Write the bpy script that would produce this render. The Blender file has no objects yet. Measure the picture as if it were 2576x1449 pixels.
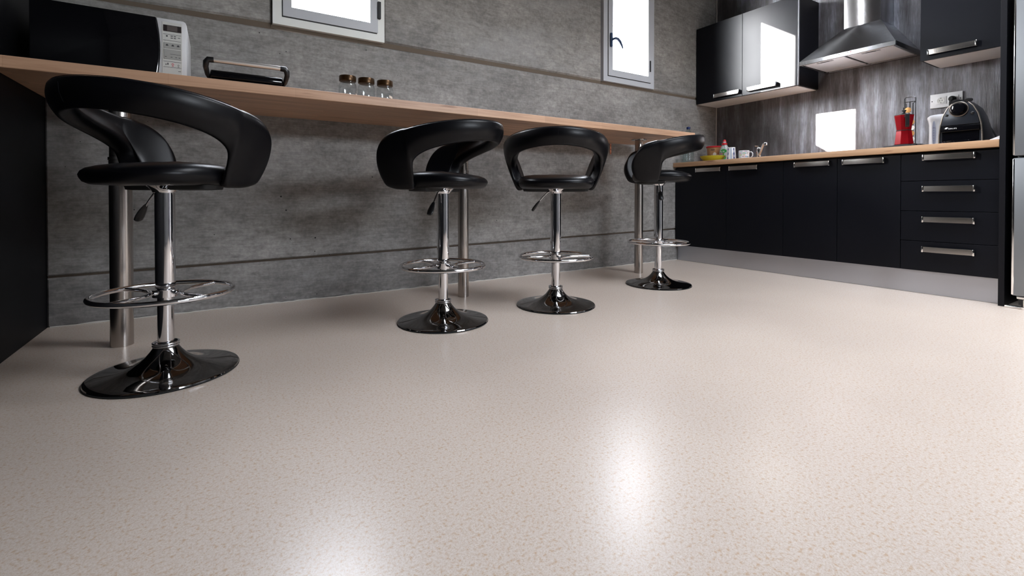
import bpy, bmesh, math, random
from mathutils import Vector, Matrix

random.seed(7)
PI = math.pi
SC = bpy.context.scene
COL = SC.collection

# ------------------------------------------------------------------ camera, sky, sun, exposure
cam_d = bpy.data.cameras.new('camera')
cam = bpy.data.objects.new('camera', cam_d)
COL.objects.link(cam)
cam_d.sensor_width = 36.0
cam_d.lens = 16.408
cam_d.shift_y = -0.08455
cam_d.clip_start = 0.02
YAW, PITCH = math.radians(32.039), math.radians(-0.607)
cam.location = (0, 0, 0.5967)
cam.rotation_euler = (PI / 2 + PITCH, 0, -YAW)
SC.camera = cam

world = bpy.data.worlds.new('world')
SC.world = world
world.use_nodes = True
bg = world.node_tree.nodes['Background']
wnt = world.node_tree
sky = wnt.nodes.new('ShaderNodeTexSky')
sky.sky_type = 'NISHITA'
sky.sun_disc = False
sky.sun_elevation = math.radians(24.8)
sky.sun_rotation = math.radians(-48.3)
sky.dust_density = 1.0
hs = wnt.nodes.new('ShaderNodeHueSaturation')      # hazy, nearly white sky
hs.inputs['Saturation'].default_value = 0.16
wnt.links.new(sky.outputs[0], hs.inputs['Color'])
wbal = wnt.nodes.new('ShaderNodeMix')
wbal.data_type, wbal.blend_type = 'RGBA', 'MULTIPLY'
wbal.inputs[0].default_value = 1.0
wbal.inputs[7].default_value = (0.97, 1.0, 1.045, 1)
wnt.links.new(hs.outputs[0], wbal.inputs[6])
wnt.links.new(wbal.outputs[2], bg.inputs[0])
bg.inputs[1].default_value = 7.8

sun_d = bpy.data.lights.new('sun', 'SUN')
sun_d.energy = 120.0
sun_d.angle = math.radians(0.55)
sun_d.color = (1.0, 0.96, 0.9)
sun = bpy.data.objects.new('sun', sun_d)
COL.objects.link(sun)
sun.rotation_euler = Vector((1.0, -0.89, -0.62)).to_track_quat('-Z', 'Y').to_euler()
sun.location = (-3, 8, 6)


def portal(name, loc, rot, sx, sy):
    d = bpy.data.lights.new(name, 'AREA')
    d.shape = 'RECTANGLE'
    d.size, d.size_y = sx, sy
    d.cycles.is_portal = True
    o = bpy.data.objects.new(name, d)
    COL.objects.link(o)
    o.location = loc
    o.rotation_euler = rot
    return o


YB = -3.0          # wall behind the camera
XL, XR, YW, ZC = -0.668, 4.256, 2.91, 2.82
OX0, OX1, OZ0, OZ1 = 1.9, 4.05, 1.75, 2.25          # high window opening behind the camera
portal('portal_rear_window', ((OX0 + OX1) / 2, YB - 0.12, (OZ0 + OZ1) / 2), (PI / 2, 0, 0), OX1 - OX0, OZ1 - OZ0)
SKX0, SKX1, SKY0, SKY1 = 1.5, 3.45, -0.8, 1.2      # unseen roof opening, added to light the floor from above
portal('portal_added_roof_light', ((SKX0 + SKX1) / 2, (SKY0 + SKY1) / 2, ZC + 1.15), (0, 0, 0), SKX1 - SKX0, SKY1 - SKY0)
portal('portal_window_left', (0.565, 3.02, 2.1), (-PI / 2, 0, 0), 0.56, 0.98)
portal('portal_window_right', (3.02, 3.02, 2.12), (-PI / 2, 0, 0), 0.56, 0.98)

SC.view_settings.view_transform = 'Standard'
SC.view_settings.look = 'None'
SC.view_settings.gamma = 1.0
SC.view_settings.use_curve_mapping = False
SC.view_settings.exposure = 0.0

# ------------------------------------------------------------------ materials
def new_mat(name):
    m = bpy.data.materials.new(name)
    m.use_nodes = True
    nt = m.node_tree
    return m, nt, nt.nodes['Principled BSDF']


def N(nt, kind, **kw):
    n = nt.nodes.new(kind)
    for k, v in kw.items():
        if k in n.inputs:
            n.inputs[k].default_value = v
        else:
            setattr(n, k, v)
    return n


def L(nt, a, b):
    nt.links.new(a, b)


def simple(name, col, rough=0.5, metal=0.0, spec=0.5, coat=0.0, noise=0.0, nscale=40, bump=0.0):
    m, nt, p = new_mat(name)
    p.inputs['Base Color'].default_value = (*col, 1)
    p.inputs['Roughness'].default_value = rough
    p.inputs['Metallic'].default_value = metal
    p.inputs['Specular IOR Level'].default_value = spec
    p.inputs['Coat Weight'].default_value = coat
    p.inputs['Coat Roughness'].default_value = 0.06
    if noise or bump:
        tc = N(nt, 'ShaderNodeTexCoord')
        no = N(nt, 'ShaderNodeTexNoise', Scale=nscale, Detail=4.0)
        L(nt, tc.outputs['Object'], no.inputs['Vector'])
        if noise:
            mr = N(nt, 'ShaderNodeMapRange')
            mr.inputs['To Min'].default_value = max(0.01, rough - noise)
            mr.inputs['To Max'].default_value = rough + noise
            L(nt, no.outputs['Fac'], mr.inputs['Value'])
            L(nt, mr.outputs['Result'], p.inputs['Roughness'])
        if bump:
            b = N(nt, 'ShaderNodeBump', Strength=bump, Distance=0.002)
            L(nt, no.outputs['Fac'], b.inputs['Height'])
            L(nt, b.outputs['Normal'], p.inputs['Normal'])
    return m


def ramp(nt, src, stops):
    r = N(nt, 'ShaderNodeValToRGB')
    e = r.color_ramp.elements
    while len(e) < len(stops):
        e.new(0.5)
    for i, (pos, c) in enumerate(stops):
        e[i].position = pos
        e[i].color = (*c, 1) if len(c) == 3 else c
    L(nt, src, r.inputs['Fac'])
    return r


def mapping(nt, scale, coord='Object'):
    tc = N(nt, 'ShaderNodeTexCoord')
    mp = N(nt, 'ShaderNodeMapping')
    mp.inputs['Scale'].default_value = scale
    L(nt, tc.outputs[coord], mp.inputs['Vector'])
    return mp


def mixc(nt, a, b, fac, mode='MIX'):
    mx = N(nt, 'ShaderNodeMix', data_type='RGBA', blend_type=mode)
    for sock, v in ((6, a), (7, b), (0, fac)):
        if hasattr(v, 'is_linked') or hasattr(v, 'links'):
            L(nt, v, mx.inputs[sock])
        elif isinstance(v, (int, float)):
            mx.inputs[sock].default_value = v
        else:
            mx.inputs[sock].default_value = (*v, 1)
    return mx.outputs[2]


def mat_concrete(name, tint=(1, 1, 1), dark=1.0):
    m, nt, p = new_mat(name)
    c = lambda v: tuple(v * dark * t for t in tint)
    big = N(nt, 'ShaderNodeTexNoise', Scale=1.6, Detail=6.0, Roughness=0.62)
    L(nt, mapping(nt, (1, 1, 1.6)).outputs[0], big.inputs['Vector'])
    r1 = ramp(nt, big.outputs['Fac'], [(0.3, c(0.19)), (0.52, c(0.265)), (0.72, c(0.35))])
    weave_h = N(nt, 'ShaderNodeTexNoise', Scale=1.0, Detail=3.0, Roughness=0.7)
    L(nt, mapping(nt, (9, 14, 120)).outputs[0], weave_h.inputs['Vector'])
    weave_v = N(nt, 'ShaderNodeTexNoise', Scale=1.0, Detail=3.0, Roughness=0.7)
    L(nt, mapping(nt, (60, 14, 40)).outputs[0], weave_v.inputs['Vector'])
    w = N(nt, 'ShaderNodeMath', operation='MULTIPLY')
    L(nt, weave_h.outputs['Fac'], w.inputs[0])
    L(nt, weave_v.outputs['Fac'], w.inputs[1])
    wr = ramp(nt, w.outputs[0], [(0.12, (0.80, 0.80, 0.80)), (0.40, (1.18, 1.18, 1.18))])
    col = mixc(nt, r1.outputs[0], wr.outputs[0], 1.0, 'MULTIPLY')
    mot = N(nt, 'ShaderNodeTexNoise', Scale=1.0, Detail=5.0, Roughness=0.75)
    L(nt, mapping(nt, (16, 16, 30)).outputs[0], mot.inputs['Vector'])
    mtr = ramp(nt, mot.outputs['Fac'], [(0.32, (0.72, 0.72, 0.72)), (0.68, (1.28, 1.28, 1.28))])
    col = mixc(nt, col, mtr.outputs[0], 1.0, 'MULTIPLY')
    # air voids
    vo = N(nt, 'ShaderNodeTexVoronoi', Scale=16.0)
    L(nt, mapping(nt, (1, 0.05, 1)).outputs[0], vo.inputs['Vector'])
    lt = N(nt, 'ShaderNodeMath', operation='LESS_THAN')
    L(nt, vo.outputs['Distance'], lt.inputs[0])
    wn = N(nt, 'ShaderNodeTexNoise', Scale=3.0, Detail=2.0)
    L(nt, mapping(nt, (1, 1, 1)).outputs[0], wn.inputs['Vector'])
    mr = N(nt, 'ShaderNodeMapRange')
    mr.inputs['From Min'].default_value, mr.inputs['From Max'].default_value = 0.5, 0.75
    mr.inputs['To Min'].default_value, mr.inputs['To Max'].default_value = 0.03, 0.085
    L(nt, wn.outputs['Fac'], mr.inputs['Value'])
    L(nt, mr.outputs['Result'], lt.inputs[1])
    col = mixc(nt, col, c(0.03), lt.outputs[0])
    # pale lime bloom
    st = N(nt, 'ShaderNodeTexNoise', Scale=0.9, Detail=8.0, Roughness=0.7)
    L(nt, mapping(nt, (1, 1, 2.2)).outputs[0], st.inputs['Vector'])
    sr = ramp(nt, st.outputs['Fac'], [(0.56, (0, 0, 0)), (0.72, (0.5, 0.5, 0.5))])
    col = mixc(nt, col, (0.36 * dark, 0.36 * dark, 0.37 * dark), sr.outputs[0])
    L(nt, col, p.inputs['Base Color'])
    p.inputs['Roughness'].default_value = 0.62
    p.inputs['Specular IOR Level'].default_value = 0.35
    b = N(nt, 'ShaderNodeBump', Strength=0.35, Distance=0.003)
    hh = N(nt, 'ShaderNodeMath', operation='SUBTRACT')
    L(nt, w.outputs[0], hh.inputs[0])
    L(nt, lt.outputs[0], hh.inputs[1])
    L(nt, hh.outputs[0], b.inputs['Height'])
    L(nt, b.outputs['Normal'], p.inputs['Normal'])
    return m


def mat_plaster():
    """brushed grey glossy plaster with vertical drag marks"""
    m, nt, p = new_mat('brushed_plaster')
    a = N(nt, 'ShaderNodeTexNoise', Scale=1.0, Detail=6.0, Roughness=0.65)
    L(nt, mapping(nt, (3, 15, 1.8)).outputs[0], a.inputs['Vector'])
    f = N(nt, 'ShaderNodeTexNoise', Scale=1.0, Detail=4.0, Roughness=0.7, Distortion=0.4)
    L(nt, mapping(nt, (3, 230, 11)).outputs[0], f.inputs['Vector'])
    blot = N(nt, 'ShaderNodeTexNoise', Scale=2.1, Detail=5.0, Roughness=0.6)
    L(nt, mapping(nt, (1, 1, 0.7)).outputs[0], blot.inputs['Vector'])
    r = ramp(nt, a.outputs['Fac'], [(0.3, (0.060, 0.052, 0.052)), (0.5, (0.145, 0.138, 0.145)), (0.72, (0.34, 0.355, 0.40))])
    r2 = ramp(nt, f.outputs['Fac'], [(0.3, (0.62, 0.62, 0.62)), (0.7, (1.3, 1.3, 1.32))])
    r3 = ramp(nt, blot.outputs['Fac'], [(0.38, (0.45, 0.43, 0.42)), (0.62, (1.6, 1.64, 1.72))])
    c = mixc(nt, mixc(nt, r.outputs[0], r2.outputs[0], 1.0, 'MULTIPLY'), r3.outputs[0], 1.0, 'MULTIPLY')
    L(nt, c, p.inputs['Base Color'])
    p.inputs['Roughness'].default_value = 0.36
    p.inputs['Specular IOR Level'].default_value = 0.7
    s = N(nt, 'ShaderNodeMath', operation='ADD')
    L(nt, f.outputs['Fac'], s.inputs[0])
    L(nt, a.outputs['Fac'], s.inputs[1])
    b = N(nt, 'ShaderNodeBump', Strength=0.9, Distance=0.004)
    L(nt, s.outputs[0], b.inputs['Height'])
    L(nt, b.outputs['Normal'], p.inputs['Normal'])
    return m


def mat_floor():
    m, nt, p = new_mat('speckled_vinyl')
    mp = mapping(nt, (1, 1, 1))
    a = N(nt, 'ShaderNodeTexNoise', Scale=300.0, Detail=3.0, Roughness=0.6)
    b = N(nt, 'ShaderNodeTexNoise', Scale=150.0, Detail=3.0, Roughness=0.65)
    big = N(nt, 'ShaderNodeTexNoise', Scale=1.2, Detail=3.0)
    for n in (a, b, big):
        L(nt, mp.outputs[0], n.inputs['Vector'])
    ra = ramp(nt, a.outputs['Fac'], [(0.34, (0.62, 0.49, 0.37)), (0.50, (0.735, 0.632, 0.545)), (0.66, (0.80, 0.715, 0.645))])
    rb = ramp(nt, b.outputs['Fac'], [(0.55, (0, 0, 0)), (0.64, (0.8, 0.8, 0.8))])
    c = mixc(nt, ra.outputs[0], (0.57, 0.37, 0.21), rb.outputs[0])
    rg = ramp(nt, big.outputs['Fac'], [(0.3, (0.94, 0.93, 0.93)), (0.7, (1.04, 1.04, 1.04))])
    c = mixc(nt, c, rg.outputs[0], 1.0, 'MULTIPLY')
    L(nt, c, p.inputs['Base Color'])
    p.inputs['Roughness'].default_value = 0.28
    p.inputs['Specular IOR Level'].default_value = 0.68
    bp = N(nt, 'ShaderNodeBump', Strength=0.02, Distance=0.0006)
    L(nt, a.outputs['Fac'], bp.inputs['Height'])
    L(nt, bp.outputs['Normal'], p.inputs['Normal'])
    return m


def mat_wood(name, along='X', base=(0.56, 0.34, 0.215), stave=True):
    m, nt, p = new_mat(name)
    tc = N(nt, 'ShaderNodeTexCoord')
    sx = N(nt, 'ShaderNodeSeparateXYZ')
    L(nt, tc.outputs['Object'], sx.inputs[0])
    cb = N(nt, 'ShaderNodeCombineXYZ')
    l, w = ('X', 'Y') if along == 'X' else ('Y', 'X')
    L(nt, sx.outputs[l], cb.inputs['X'])
    L(nt, sx.outputs[w], cb.inputs['Y'])
    L(nt, sx.outputs['Z'], cb.inputs['Z'])
    br = N(nt, 'ShaderNodeTexBrick', Scale=1.0, offset=0.37)
    br.inputs['Color1'].default_value = (0.86, 0.84, 0.82, 1)
    br.inputs['Color2'].default_value = (1.12, 1.12, 1.12, 1)
    br.inputs['Mortar'].default_value = (0.80, 0.76, 0.72, 1)
    br.inputs['Mortar Size'].default_value = 0.0006
    br.inputs['Brick Width'].default_value = 0.46
    br.inputs['Row Height'].default_value = 0.042
    L(nt, cb.outputs[0], br.inputs['Vector'])
    mp = N(nt, 'ShaderNodeMapping')
    mp.inputs['Scale'].default_value = (2.2, 40, 70)
    L(nt, cb.outputs[0], mp.inputs['Vector'])
    g = N(nt, 'ShaderNodeTexNoise', Scale=1.0, Detail=5.0, Roughness=0.6, Distortion=0.5)
    L(nt, mp.outputs[0], g.inputs['Vector'])
    d = tuple(v * k for v, k in zip(base, (0.72, 0.64, 0.58)))
    h = tuple(v * 1.1 for v in base)
    r = ramp(nt, g.outputs['Fac'], [(0.25, d), (0.5, base), (0.75, h)])
    c = mixc(nt, r.outputs[0], br.outputs['Color'], 0.9 if stave else 0.25, 'MULTIPLY')
    kn = N(nt, 'ShaderNodeTexNoise', Scale=1.0, Detail=2.0)
    mp2 = N(nt, 'ShaderNodeMapping')
    mp2.inputs['Scale'].default_value = (3.4, 22, 30)
    L(nt, cb.outputs[0], mp2.inputs['Vector'])
    L(nt, mp2.outputs[0], kn.inputs['Vector'])
    kr = ramp(nt, kn.outputs['Fac'], [(0.70, (0, 0, 0)), (0.76, (0.7, 0.7, 0.7))])
    c = mixc(nt, c, (0.22, 0.09, 0.04), kr.outputs[0])
    L(nt, c, p.inputs['Base Color'])
    p.inputs['Roughness'].default_value = 0.42
    return m


def mat_brushed(name, col, rough, aniso_axis='Y', metal=1.0, aniso=0.75):
    m, nt, p = new_mat(name)
    sc = {'Y': (60, 2, 900), 'X': (2, 60, 900), 'Z': (600, 600, 3)}[aniso_axis]
    n = N(nt, 'ShaderNodeTexNoise', Scale=1.0, Detail=2.0)
    L(nt, mapping(nt, sc).outputs[0], n.inputs['Vector'])
    mr = N(nt, 'ShaderNodeMapRange')
    mr.inputs['To Min'].default_value, mr.inputs['To Max'].default_value = rough * 0.75, rough * 1.25
    L(nt, n.outputs['Fac'], mr.inputs['Value'])
    L(nt, mr.outputs['Result'], p.inputs['Roughness'])
    p.inputs['Base Color'].default_value = (*col, 1)
    p.inputs['Metallic'].default_value = metal
    p.inputs['Anisotropic'].default_value = aniso
    p.inputs['Anisotropic Rotation'].default_value = 0.25
    tg = N(nt, 'ShaderNodeTangent', direction_type='RADIAL', axis='Z')
    L(nt, tg.outputs[0], p.inputs['Tangent'])
    return m


def mat_glass(name, tint=(1, 1, 1), ior=1.45, rough=0.02, body=0.0):
    m = bpy.data.materials.new(name)
    m.use_nodes = True
    nt = m.node_tree
    nt.nodes.remove(nt.nodes['Principled BSDF'])
    out = nt.nodes['Material Output']
    tr = N(nt, 'ShaderNodeBsdfTransparent')
    tr.inputs[0].default_value = (*tint, 1)
    gl = N(nt, 'ShaderNodeBsdfGlossy', Roughness=rough)
    f0 = ((ior - 1) / (ior + 1)) ** 2
    lw = N(nt, 'ShaderNodeLayerWeight')
    pw = N(nt, 'ShaderNodeMath', operation='POWER')
    pw.inputs[1].default_value = 5.0
    L(nt, lw.outputs['Facing'], pw.inputs[0])
    fr = N(nt, 'ShaderNodeMapRange')
    fr.inputs['To Min'].default_value, fr.inputs['To Max'].default_value = f0, 0.9
    L(nt, pw.outputs[0], fr.inputs['Value'])
    mx = N(nt, 'ShaderNodeMixShader')
    L(nt, fr.outputs[0], mx.inputs[0])
    L(nt, tr.outputs[0], mx.inputs[1])
    L(nt, gl.outputs[0], mx.inputs[2])
    L(nt, mx.outputs[0], out.inputs['Surface'])
    return m


M = {}
M['concrete'] = mat_concrete('board_marked_concrete', (1.0, 0.955, 0.915))
M['concrete_low'] = mat_concrete('concrete_upstand', (1.0, 0.955, 0.915), 0.92)
M['joint'] = simple('joint_filler', (0.13, 0.10, 0.075), 0.9, bump=0.6, nscale=90)
M['plaster'] = mat_plaster()
M['floor'] = mat_floor()
M['ceiling'] = mat_concrete('ceiling_concrete', (1, 1, 1), 0.55)
M['wood_bar'] = mat_wood('oiled_beech_staves', 'X')
M['wood_top'] = mat_wood('kitchen_oak_top', 'Y', (0.49, 0.30, 0.17), False)
M['black_wall'] = simple('black_paint', (0.0025, 0.0025, 0.0035), 0.5, spec=0.15)
M['caulk'] = simple('white_sealant', (0.55, 0.52, 0.48), 0.7, bump=0.6, nscale=60)
M['white_frame'] = simple('white_window_frame', (0.80, 0.82, 0.80), 0.45)
M['grey_sash'] = simple('grey_aluminium_frame', (0.50, 0.52, 0.56), 0.42)
M['gasket'] = simple('black_gasket', (0.01, 0.01, 0.012), 0.6)
M['window_handle'] = simple('dark_blue_handle', (0.02, 0.05, 0.13), 0.35)
M['leather'] = simple('black_faux_leather', (0.0025, 0.0025, 0.0035), 0.33, spec=0.22, noise=0.05, nscale=25, bump=0.04)
M['stitch'] = simple('stitch_thread', (0.006, 0.006, 0.008), 0.7, spec=0.2)
M['chrome'] = simple('chrome', (0.80, 0.80, 0.82), 0.05, 1.0)
M['base_chrome'] = simple('chrome_dark_reflections', (0.20, 0.195, 0.19), 0.05, 1.0)  # chrome with the dark room it mirrors put into its colour
M['steel'] = mat_brushed('brushed_steel_tube', (0.52, 0.48, 0.45), 0.24, 'Z', aniso=0.0)
M['black_plastic'] = simple('black_plastic', (0.010, 0.010, 0.011), 0.35)
M['gloss_black'] = simple('gloss_black', (0.003, 0.003, 0.004), 0.06, spec=0.35)
M['rubber'] = simple('black_rubber', (0.01, 0.01, 0.01), 0.8)
M['cabinet_gloss'] = simple('satin_black_wall_unit', (0.004, 0.0045, 0.007), 0.32, spec=0.2, noise=0.02, nscale=8)
M['cabinet'] = simple('satin_black_laminate', (0.004, 0.0045, 0.007), 0.34, spec=0.2, noise=0.03, nscale=8)
M['cabinet_side'] = simple('black_carcass', (0.004, 0.004, 0.006), 0.45, spec=0.2)
M['white_board'] = simple('white_melamine', (0.82, 0.81, 0.81), 0.5)
M['edge_band'] = simple('aluminium_edge_band', (0.45, 0.46, 0.5), 0.4, 0.6)
M['handle'] = mat_brushed('brushed_nickel', (0.46, 0.43, 0.40), 0.22, 'Y', aniso=0.5)
M['handle_end'] = simple('polished_nickel', (0.85, 0.84, 0.82), 0.12, 1.0)
M['plinth'] = mat_brushed('aluminium_plinth_foil', (0.56, 0.565, 0.60), 0.34, 'Y', 0.9)
M['hood'] = mat_brushed('stainless_hood', (0.50, 0.51, 0.53), 0.24, 'Y', aniso=0.8)
M['hood_v'] = mat_brushed('stainless_chimney', (0.50, 0.50, 0.52), 0.24, 'Y', aniso=0.8)
M['filter'] = mat_brushed('hood_filter_aluminium', (0.95, 0.95, 0.96), 0.48, 'Y', 1.0, aniso=0.0)
M['fridge'] = simple('silver_fridge_paint', (0.17, 0.18, 0.19), 0.40, 0.5, bump=0.05)
M['white_plastic'] = simple('white_plastic', (0.66, 0.66, 0.67), 0.32)
M['grey_plastic'] = simple('grey_key_panel', (0.36, 0.36, 0.34), 0.45)
M['panel_ivory'] = simple('ivory_control_panel', (0.60, 0.60, 0.57), 0.4)
M['display'] = simple('lcd_window', (0.035, 0.028, 0.028), 0.15)
M['lcd'] = simple('lcd_glass', (0.11, 0.095, 0.09), 0.2)
M['print_dark'] = simple('dark_print', (0.05, 0.05, 0.055), 0.6)
M['print_red'] = simple('red_print', (0.55, 0.03, 0.07), 0.5)
M['print_white'] = simple('white_print', (0.8, 0.8, 0.8), 0.5)
M['print_green'] = simple('green_print', (0.03, 0.30, 0.06), 0.5)
M['print_navy'] = simple('navy_print', (0.03, 0.05, 0.20), 0.5)
M['print_orange'] = simple('orange_print', (0.75, 0.30, 0.05), 0.5)
M['print_blue'] = simple('light_blue_print', (0.15, 0.40, 0.65), 0.5)
M['glass'] = mat_glass('clear_window_glass')
M['jar_glass'] = mat_glass('clear_jar_glass', (0.95, 0.96, 0.96), 1.45)
M['pet'] = mat_glass('clear_bottle_plastic', (0.84, 0.90, 0.90), 1.55, 0.08)
M['jar_lid'] = simple('bronze_jar_lid', (0.07, 0.036, 0.014), 0.3, 0.7)
M['blue_cap'] = simple('blue_cap', (0.01, 0.025, 0.12), 0.4)
M['yellow'] = simple('yellow_plastic', (0.62, 0.56, 0.03), 0.3)
M['tan'] = simple('tan_tub_print', (0.58, 0.30, 0.14), 0.45)
M['pale'] = simple('pale_label', (0.72, 0.62, 0.52), 0.5)
M['red_lid'] = simple('red_plastic', (0.62, 0.02, 0.03), 0.35)
M['soap'] = simple('clear_grey_soap', (0.42, 0.45, 0.44), 0.25)
M['ceramic'] = simple('white_ceramic', (0.75, 0.75, 0.76), 0.15)
M['moka_red'] = simple('moka_red_enamel', (0.30, 0.003, 0.008), 0.25, 0.25, coat=0.3)
M['hob'] = simple('black_cast_iron', (0.012, 0.012, 0.014), 0.45)
M['wire'] = simple('dark_chromed_wire', (0.10, 0.10, 0.105), 0.25, 0.9)
M['pod'] = simple('coffee_pod_foil', (0.50, 0.26, 0.09), 0.3, 0.6)
M['pod_white'] = simple('coffee_pod_white', (0.6, 0.55, 0.5), 0.4)
M['krups_grey'] = simple('coffee_machine_titanium', (0.022, 0.026, 0.034), 0.32, 0.3)
M['krups_trim'] = simple('champagne_trim', (0.30, 0.26, 0.22), 0.3, 0.8)
M['grill_bar'] = simple('satin_steel_bar', (0.92, 0.88, 0.84), 0.28, 0.85)
M['copper'] = simple('copper_strap', (0.72, 0.30, 0.18), 0.4, 0.5)
M['cloth'] = simple('white_cloth', (0.8, 0.8, 0.82), 0.8, bump=0.3)
M['kettle_window'] = simple('kettle_window', (0.30, 0.32, 0.40), 0.2)

# ------------------------------------------------------------------ helpers
def bm_obj(name, bm, m, parent=None, loc=None, rot=None, smooth=None):
    me = bpy.data.meshes.new(name)
    bmesh.ops.recalc_face_normals(bm, faces=bm.faces[:])
    if smooth is not None:
        lim = math.radians(smooth)
        for f in bm.faces:
            f.smooth = True
        for e in bm.edges:
            if len(e.link_faces) == 2 and e.calc_face_angle(0) > lim:
                e.smooth = False
    bm.to_mesh(me)
    bm.free()
    me.materials.append(M[m] if isinstance(m, str) else m)
    o = bpy.data.objects.new(name, me)
    COL.objects.link(o)
    if parent is not None:
        o.parent = parent
    if loc:
        o.location = loc
    if rot:
        o.rotation_euler = rot
    return o


def box(bm, x0, y0, z0, x1, y1, z1, bev=0.0, seg=1):
    r = bmesh.ops.create_cube(bm, size=1.0)
    v = r['verts']
    for q in v:
        q.co = Vector(((x0 + x1) / 2 + q.co.x * (x1 - x0), (y0 + y1) / 2 + q.co.y * (y1 - y0), (z0 + z1) / 2 + q.co.z * (z1 - z0)))
    if bev:
        es = list({e for q in v for e in q.link_edges})
        bmesh.ops.bevel(bm, geom=es, offset=bev, segments=seg, profile=0.5, affect='EDGES', clamp_overlap=True)
    return v


def boxo(name, b, m, parent=None, bev=0.0, seg=1, smooth=None):
    bm = bmesh.new()
    box(bm, *b, bev, seg)
    return bm_obj(name, bm, m, parent, smooth=smooth if smooth is not None else (40 if bev and seg > 1 else None))


def lathe_bm(bm, prof, seg=32, c=(0, 0, 0), sx=1.0, sy=1.0):
    rings = []
    for r, z in prof:
        if r < 1e-6:
            rings.append([bm.verts.new((c[0], c[1], c[2] + z))])
        else:
            rings.append([bm.verts.new((c[0] + sx * r * math.cos(2 * PI * i / seg), c[1] + sy * r * math.sin(2 * PI * i / seg), c[2] + z)) for i in range(seg)])
    for a, b in zip(rings, rings[1:]):
        if len(a) == 1 and len(b) == 1:
            continue
        for i in range(seg):
            j = (i + 1) % seg
            if len(a) == 1:
                bm.faces.new((a[0], b[j], b[i]))
            elif len(b) == 1:
                bm.faces.new((a[i], a[j], b[0]))
            else:
                bm.faces.new((a[i], a[j], b[j], b[i]))
    for rg, fl in ((rings[0], True), (rings[-1], False)):
        if len(rg) > 1:
            bm.faces.new(rg[::-1] if fl else rg)


def lathe(name, prof, m, parent=None, seg=32, loc=None, rot=None, smooth=35, sx=1, sy=1):
    bm = bmesh.new()
    lathe_bm(bm, prof, seg, sx=sx, sy=sy)
    return bm_obj(name, bm, m, parent, loc, rot, smooth)


def tube_bm(bm, pts, r, seg=8, closed=False, flat=1.0):
    pts = [Vector(p) for p in pts]
    n = len(pts)
    rings = []
    prev = None
    for i, p in enumerate(pts):
        if closed:
            t = pts[(i + 1) % n] - pts[i - 1]
        else:
            t = pts[min(i + 1, n - 1)] - pts[max(i - 1, 0)]
        t.normalize()
        if prev is None:
            u = t.orthogonal().normalized()
            if abs(t.z) < 0.9:
                u = Vector((0, 0, 1)).cross(t).normalized()
        else:
            u = (prev - t * prev.dot(t)).normalized()
        prev = u
        w = t.cross(u)
        rr = r[i] if isinstance(r, (list, tuple)) else r
        rings.append([bm.verts.new(p + (u * math.cos(2 * PI * k / seg) + w * flat * math.sin(2 * PI * k / seg)) * rr) for k in range(seg)])
    m = n if closed else n - 1
    for i in range(m):
        a, b = rings[i], rings[(i + 1) % n]
        off = 0
        if closed and i == n - 1:
            off = min(range(seg), key=lambda s: (a[0].co - b[s].co).length)
        for k in range(seg):
            bm.faces.new((a[k], a[(k + 1) % seg], b[(k + 1 + off) % seg], b[(k + off) % seg]))
    if not closed:
        bm.faces.new(rings[0][::-1])
        bm.faces.new(rings[-1])


def tube(name, pts, r, m, parent=None, seg=8, closed=False, flat=1.0):
    bm = bmesh.new()
    tube_bm(bm, pts, r, seg, closed, flat)
    return bm_obj(name, bm, m, parent, smooth=50)


def prism_bm(bm, poly, axis, a0, a1):
    """extrude a 2-D polygon along an axis; poly coords fill the other two axes in order"""
    def P(q, a):
        return {'X': (a, q[0], q[1]), 'Y': (q[0], a, q[1]), 'Z': (q[0], q[1], a)}[axis]
    lo = [bm.verts.new(P(q, a0)) for q in poly]
    hi = [bm.verts.new(P(q, a1)) for q in poly]
    n = len(poly)
    for i in range(n):
        bm.faces.new((lo[i], lo[(i + 1) % n], hi[(i + 1) % n], hi[i]))
    bm.faces.new(lo[::-1])
    bm.faces.new(hi)


def prism(name, poly, axis, a0, a1, m, parent=None, bev=0.0, seg=2, smooth=None):
    bm = bmesh.new()
    prism_bm(bm, poly, axis, a0, a1)
    if bev:
        bmesh.ops.recalc_face_normals(bm, faces=bm.faces[:])
        es = [e for e in bm.edges if e.calc_face_angle(0) > 0.9]
        bmesh.ops.bevel(bm, geom=es, offset=bev, segments=seg, profile=0.5, affect='EDGES', clamp_overlap=True)
    return bm_obj(name, bm, m, parent, smooth=smooth if smooth is not None else (40 if bev else None))


def bake(o):
    """turn modifiers into plain mesh"""
    dg = bpy.context.evaluated_depsgraph_get()
    me = bpy.data.meshes.new_from_object(o.evaluated_get(dg))
    o.modifiers.clear()
    old = o.data
    o.data = me
    bpy.data.meshes.remove(old)
    return o


def text(name, body, size, m, parent, loc, rot, extrude=0.0005, align='CENTER', sx=1.0):
    cu = bpy.data.curves.new(name, 'FONT')
    cu.body = body
    cu.size = size
    cu.extrude = extrude
    cu.align_x = align
    cu.align_y = 'CENTER'
    cu.resolution_u = 2
    o = bpy.data.objects.new(name, cu)
    COL.objects.link(o)
    bpy.context.view_layer.update()
    dg = bpy.context.evaluated_depsgraph_get()
    me = bpy.data.meshes.new_from_object(o.evaluated_get(dg))
    bpy.data.objects.remove(o)
    o = bpy.data.objects.new(name, me)
    me.materials.append(M[m])
    COL.objects.link(o)
    o.parent = parent
    o.location = loc
    o.rotation_euler = rot
    o.scale = (sx, 1, 1)
    return o


def thing(name, label, cat, loc=(0, 0, 0), rz=0.0, group=None):
    o = bpy.data.objects.new(name, None)
    o.empty_display_size = 0.1
    COL.objects.link(o)
    o.location = loc
    o.rotation_euler = (0, 0, rz)
    o['label'] = label
    o['category'] = cat
    if group:
        o['group'] = group
    return o


def tag(o, label, cat, group=None):
    o['label'] = label
    o['category'] = cat
    if group:
        o['group'] = group
    return o


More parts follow.
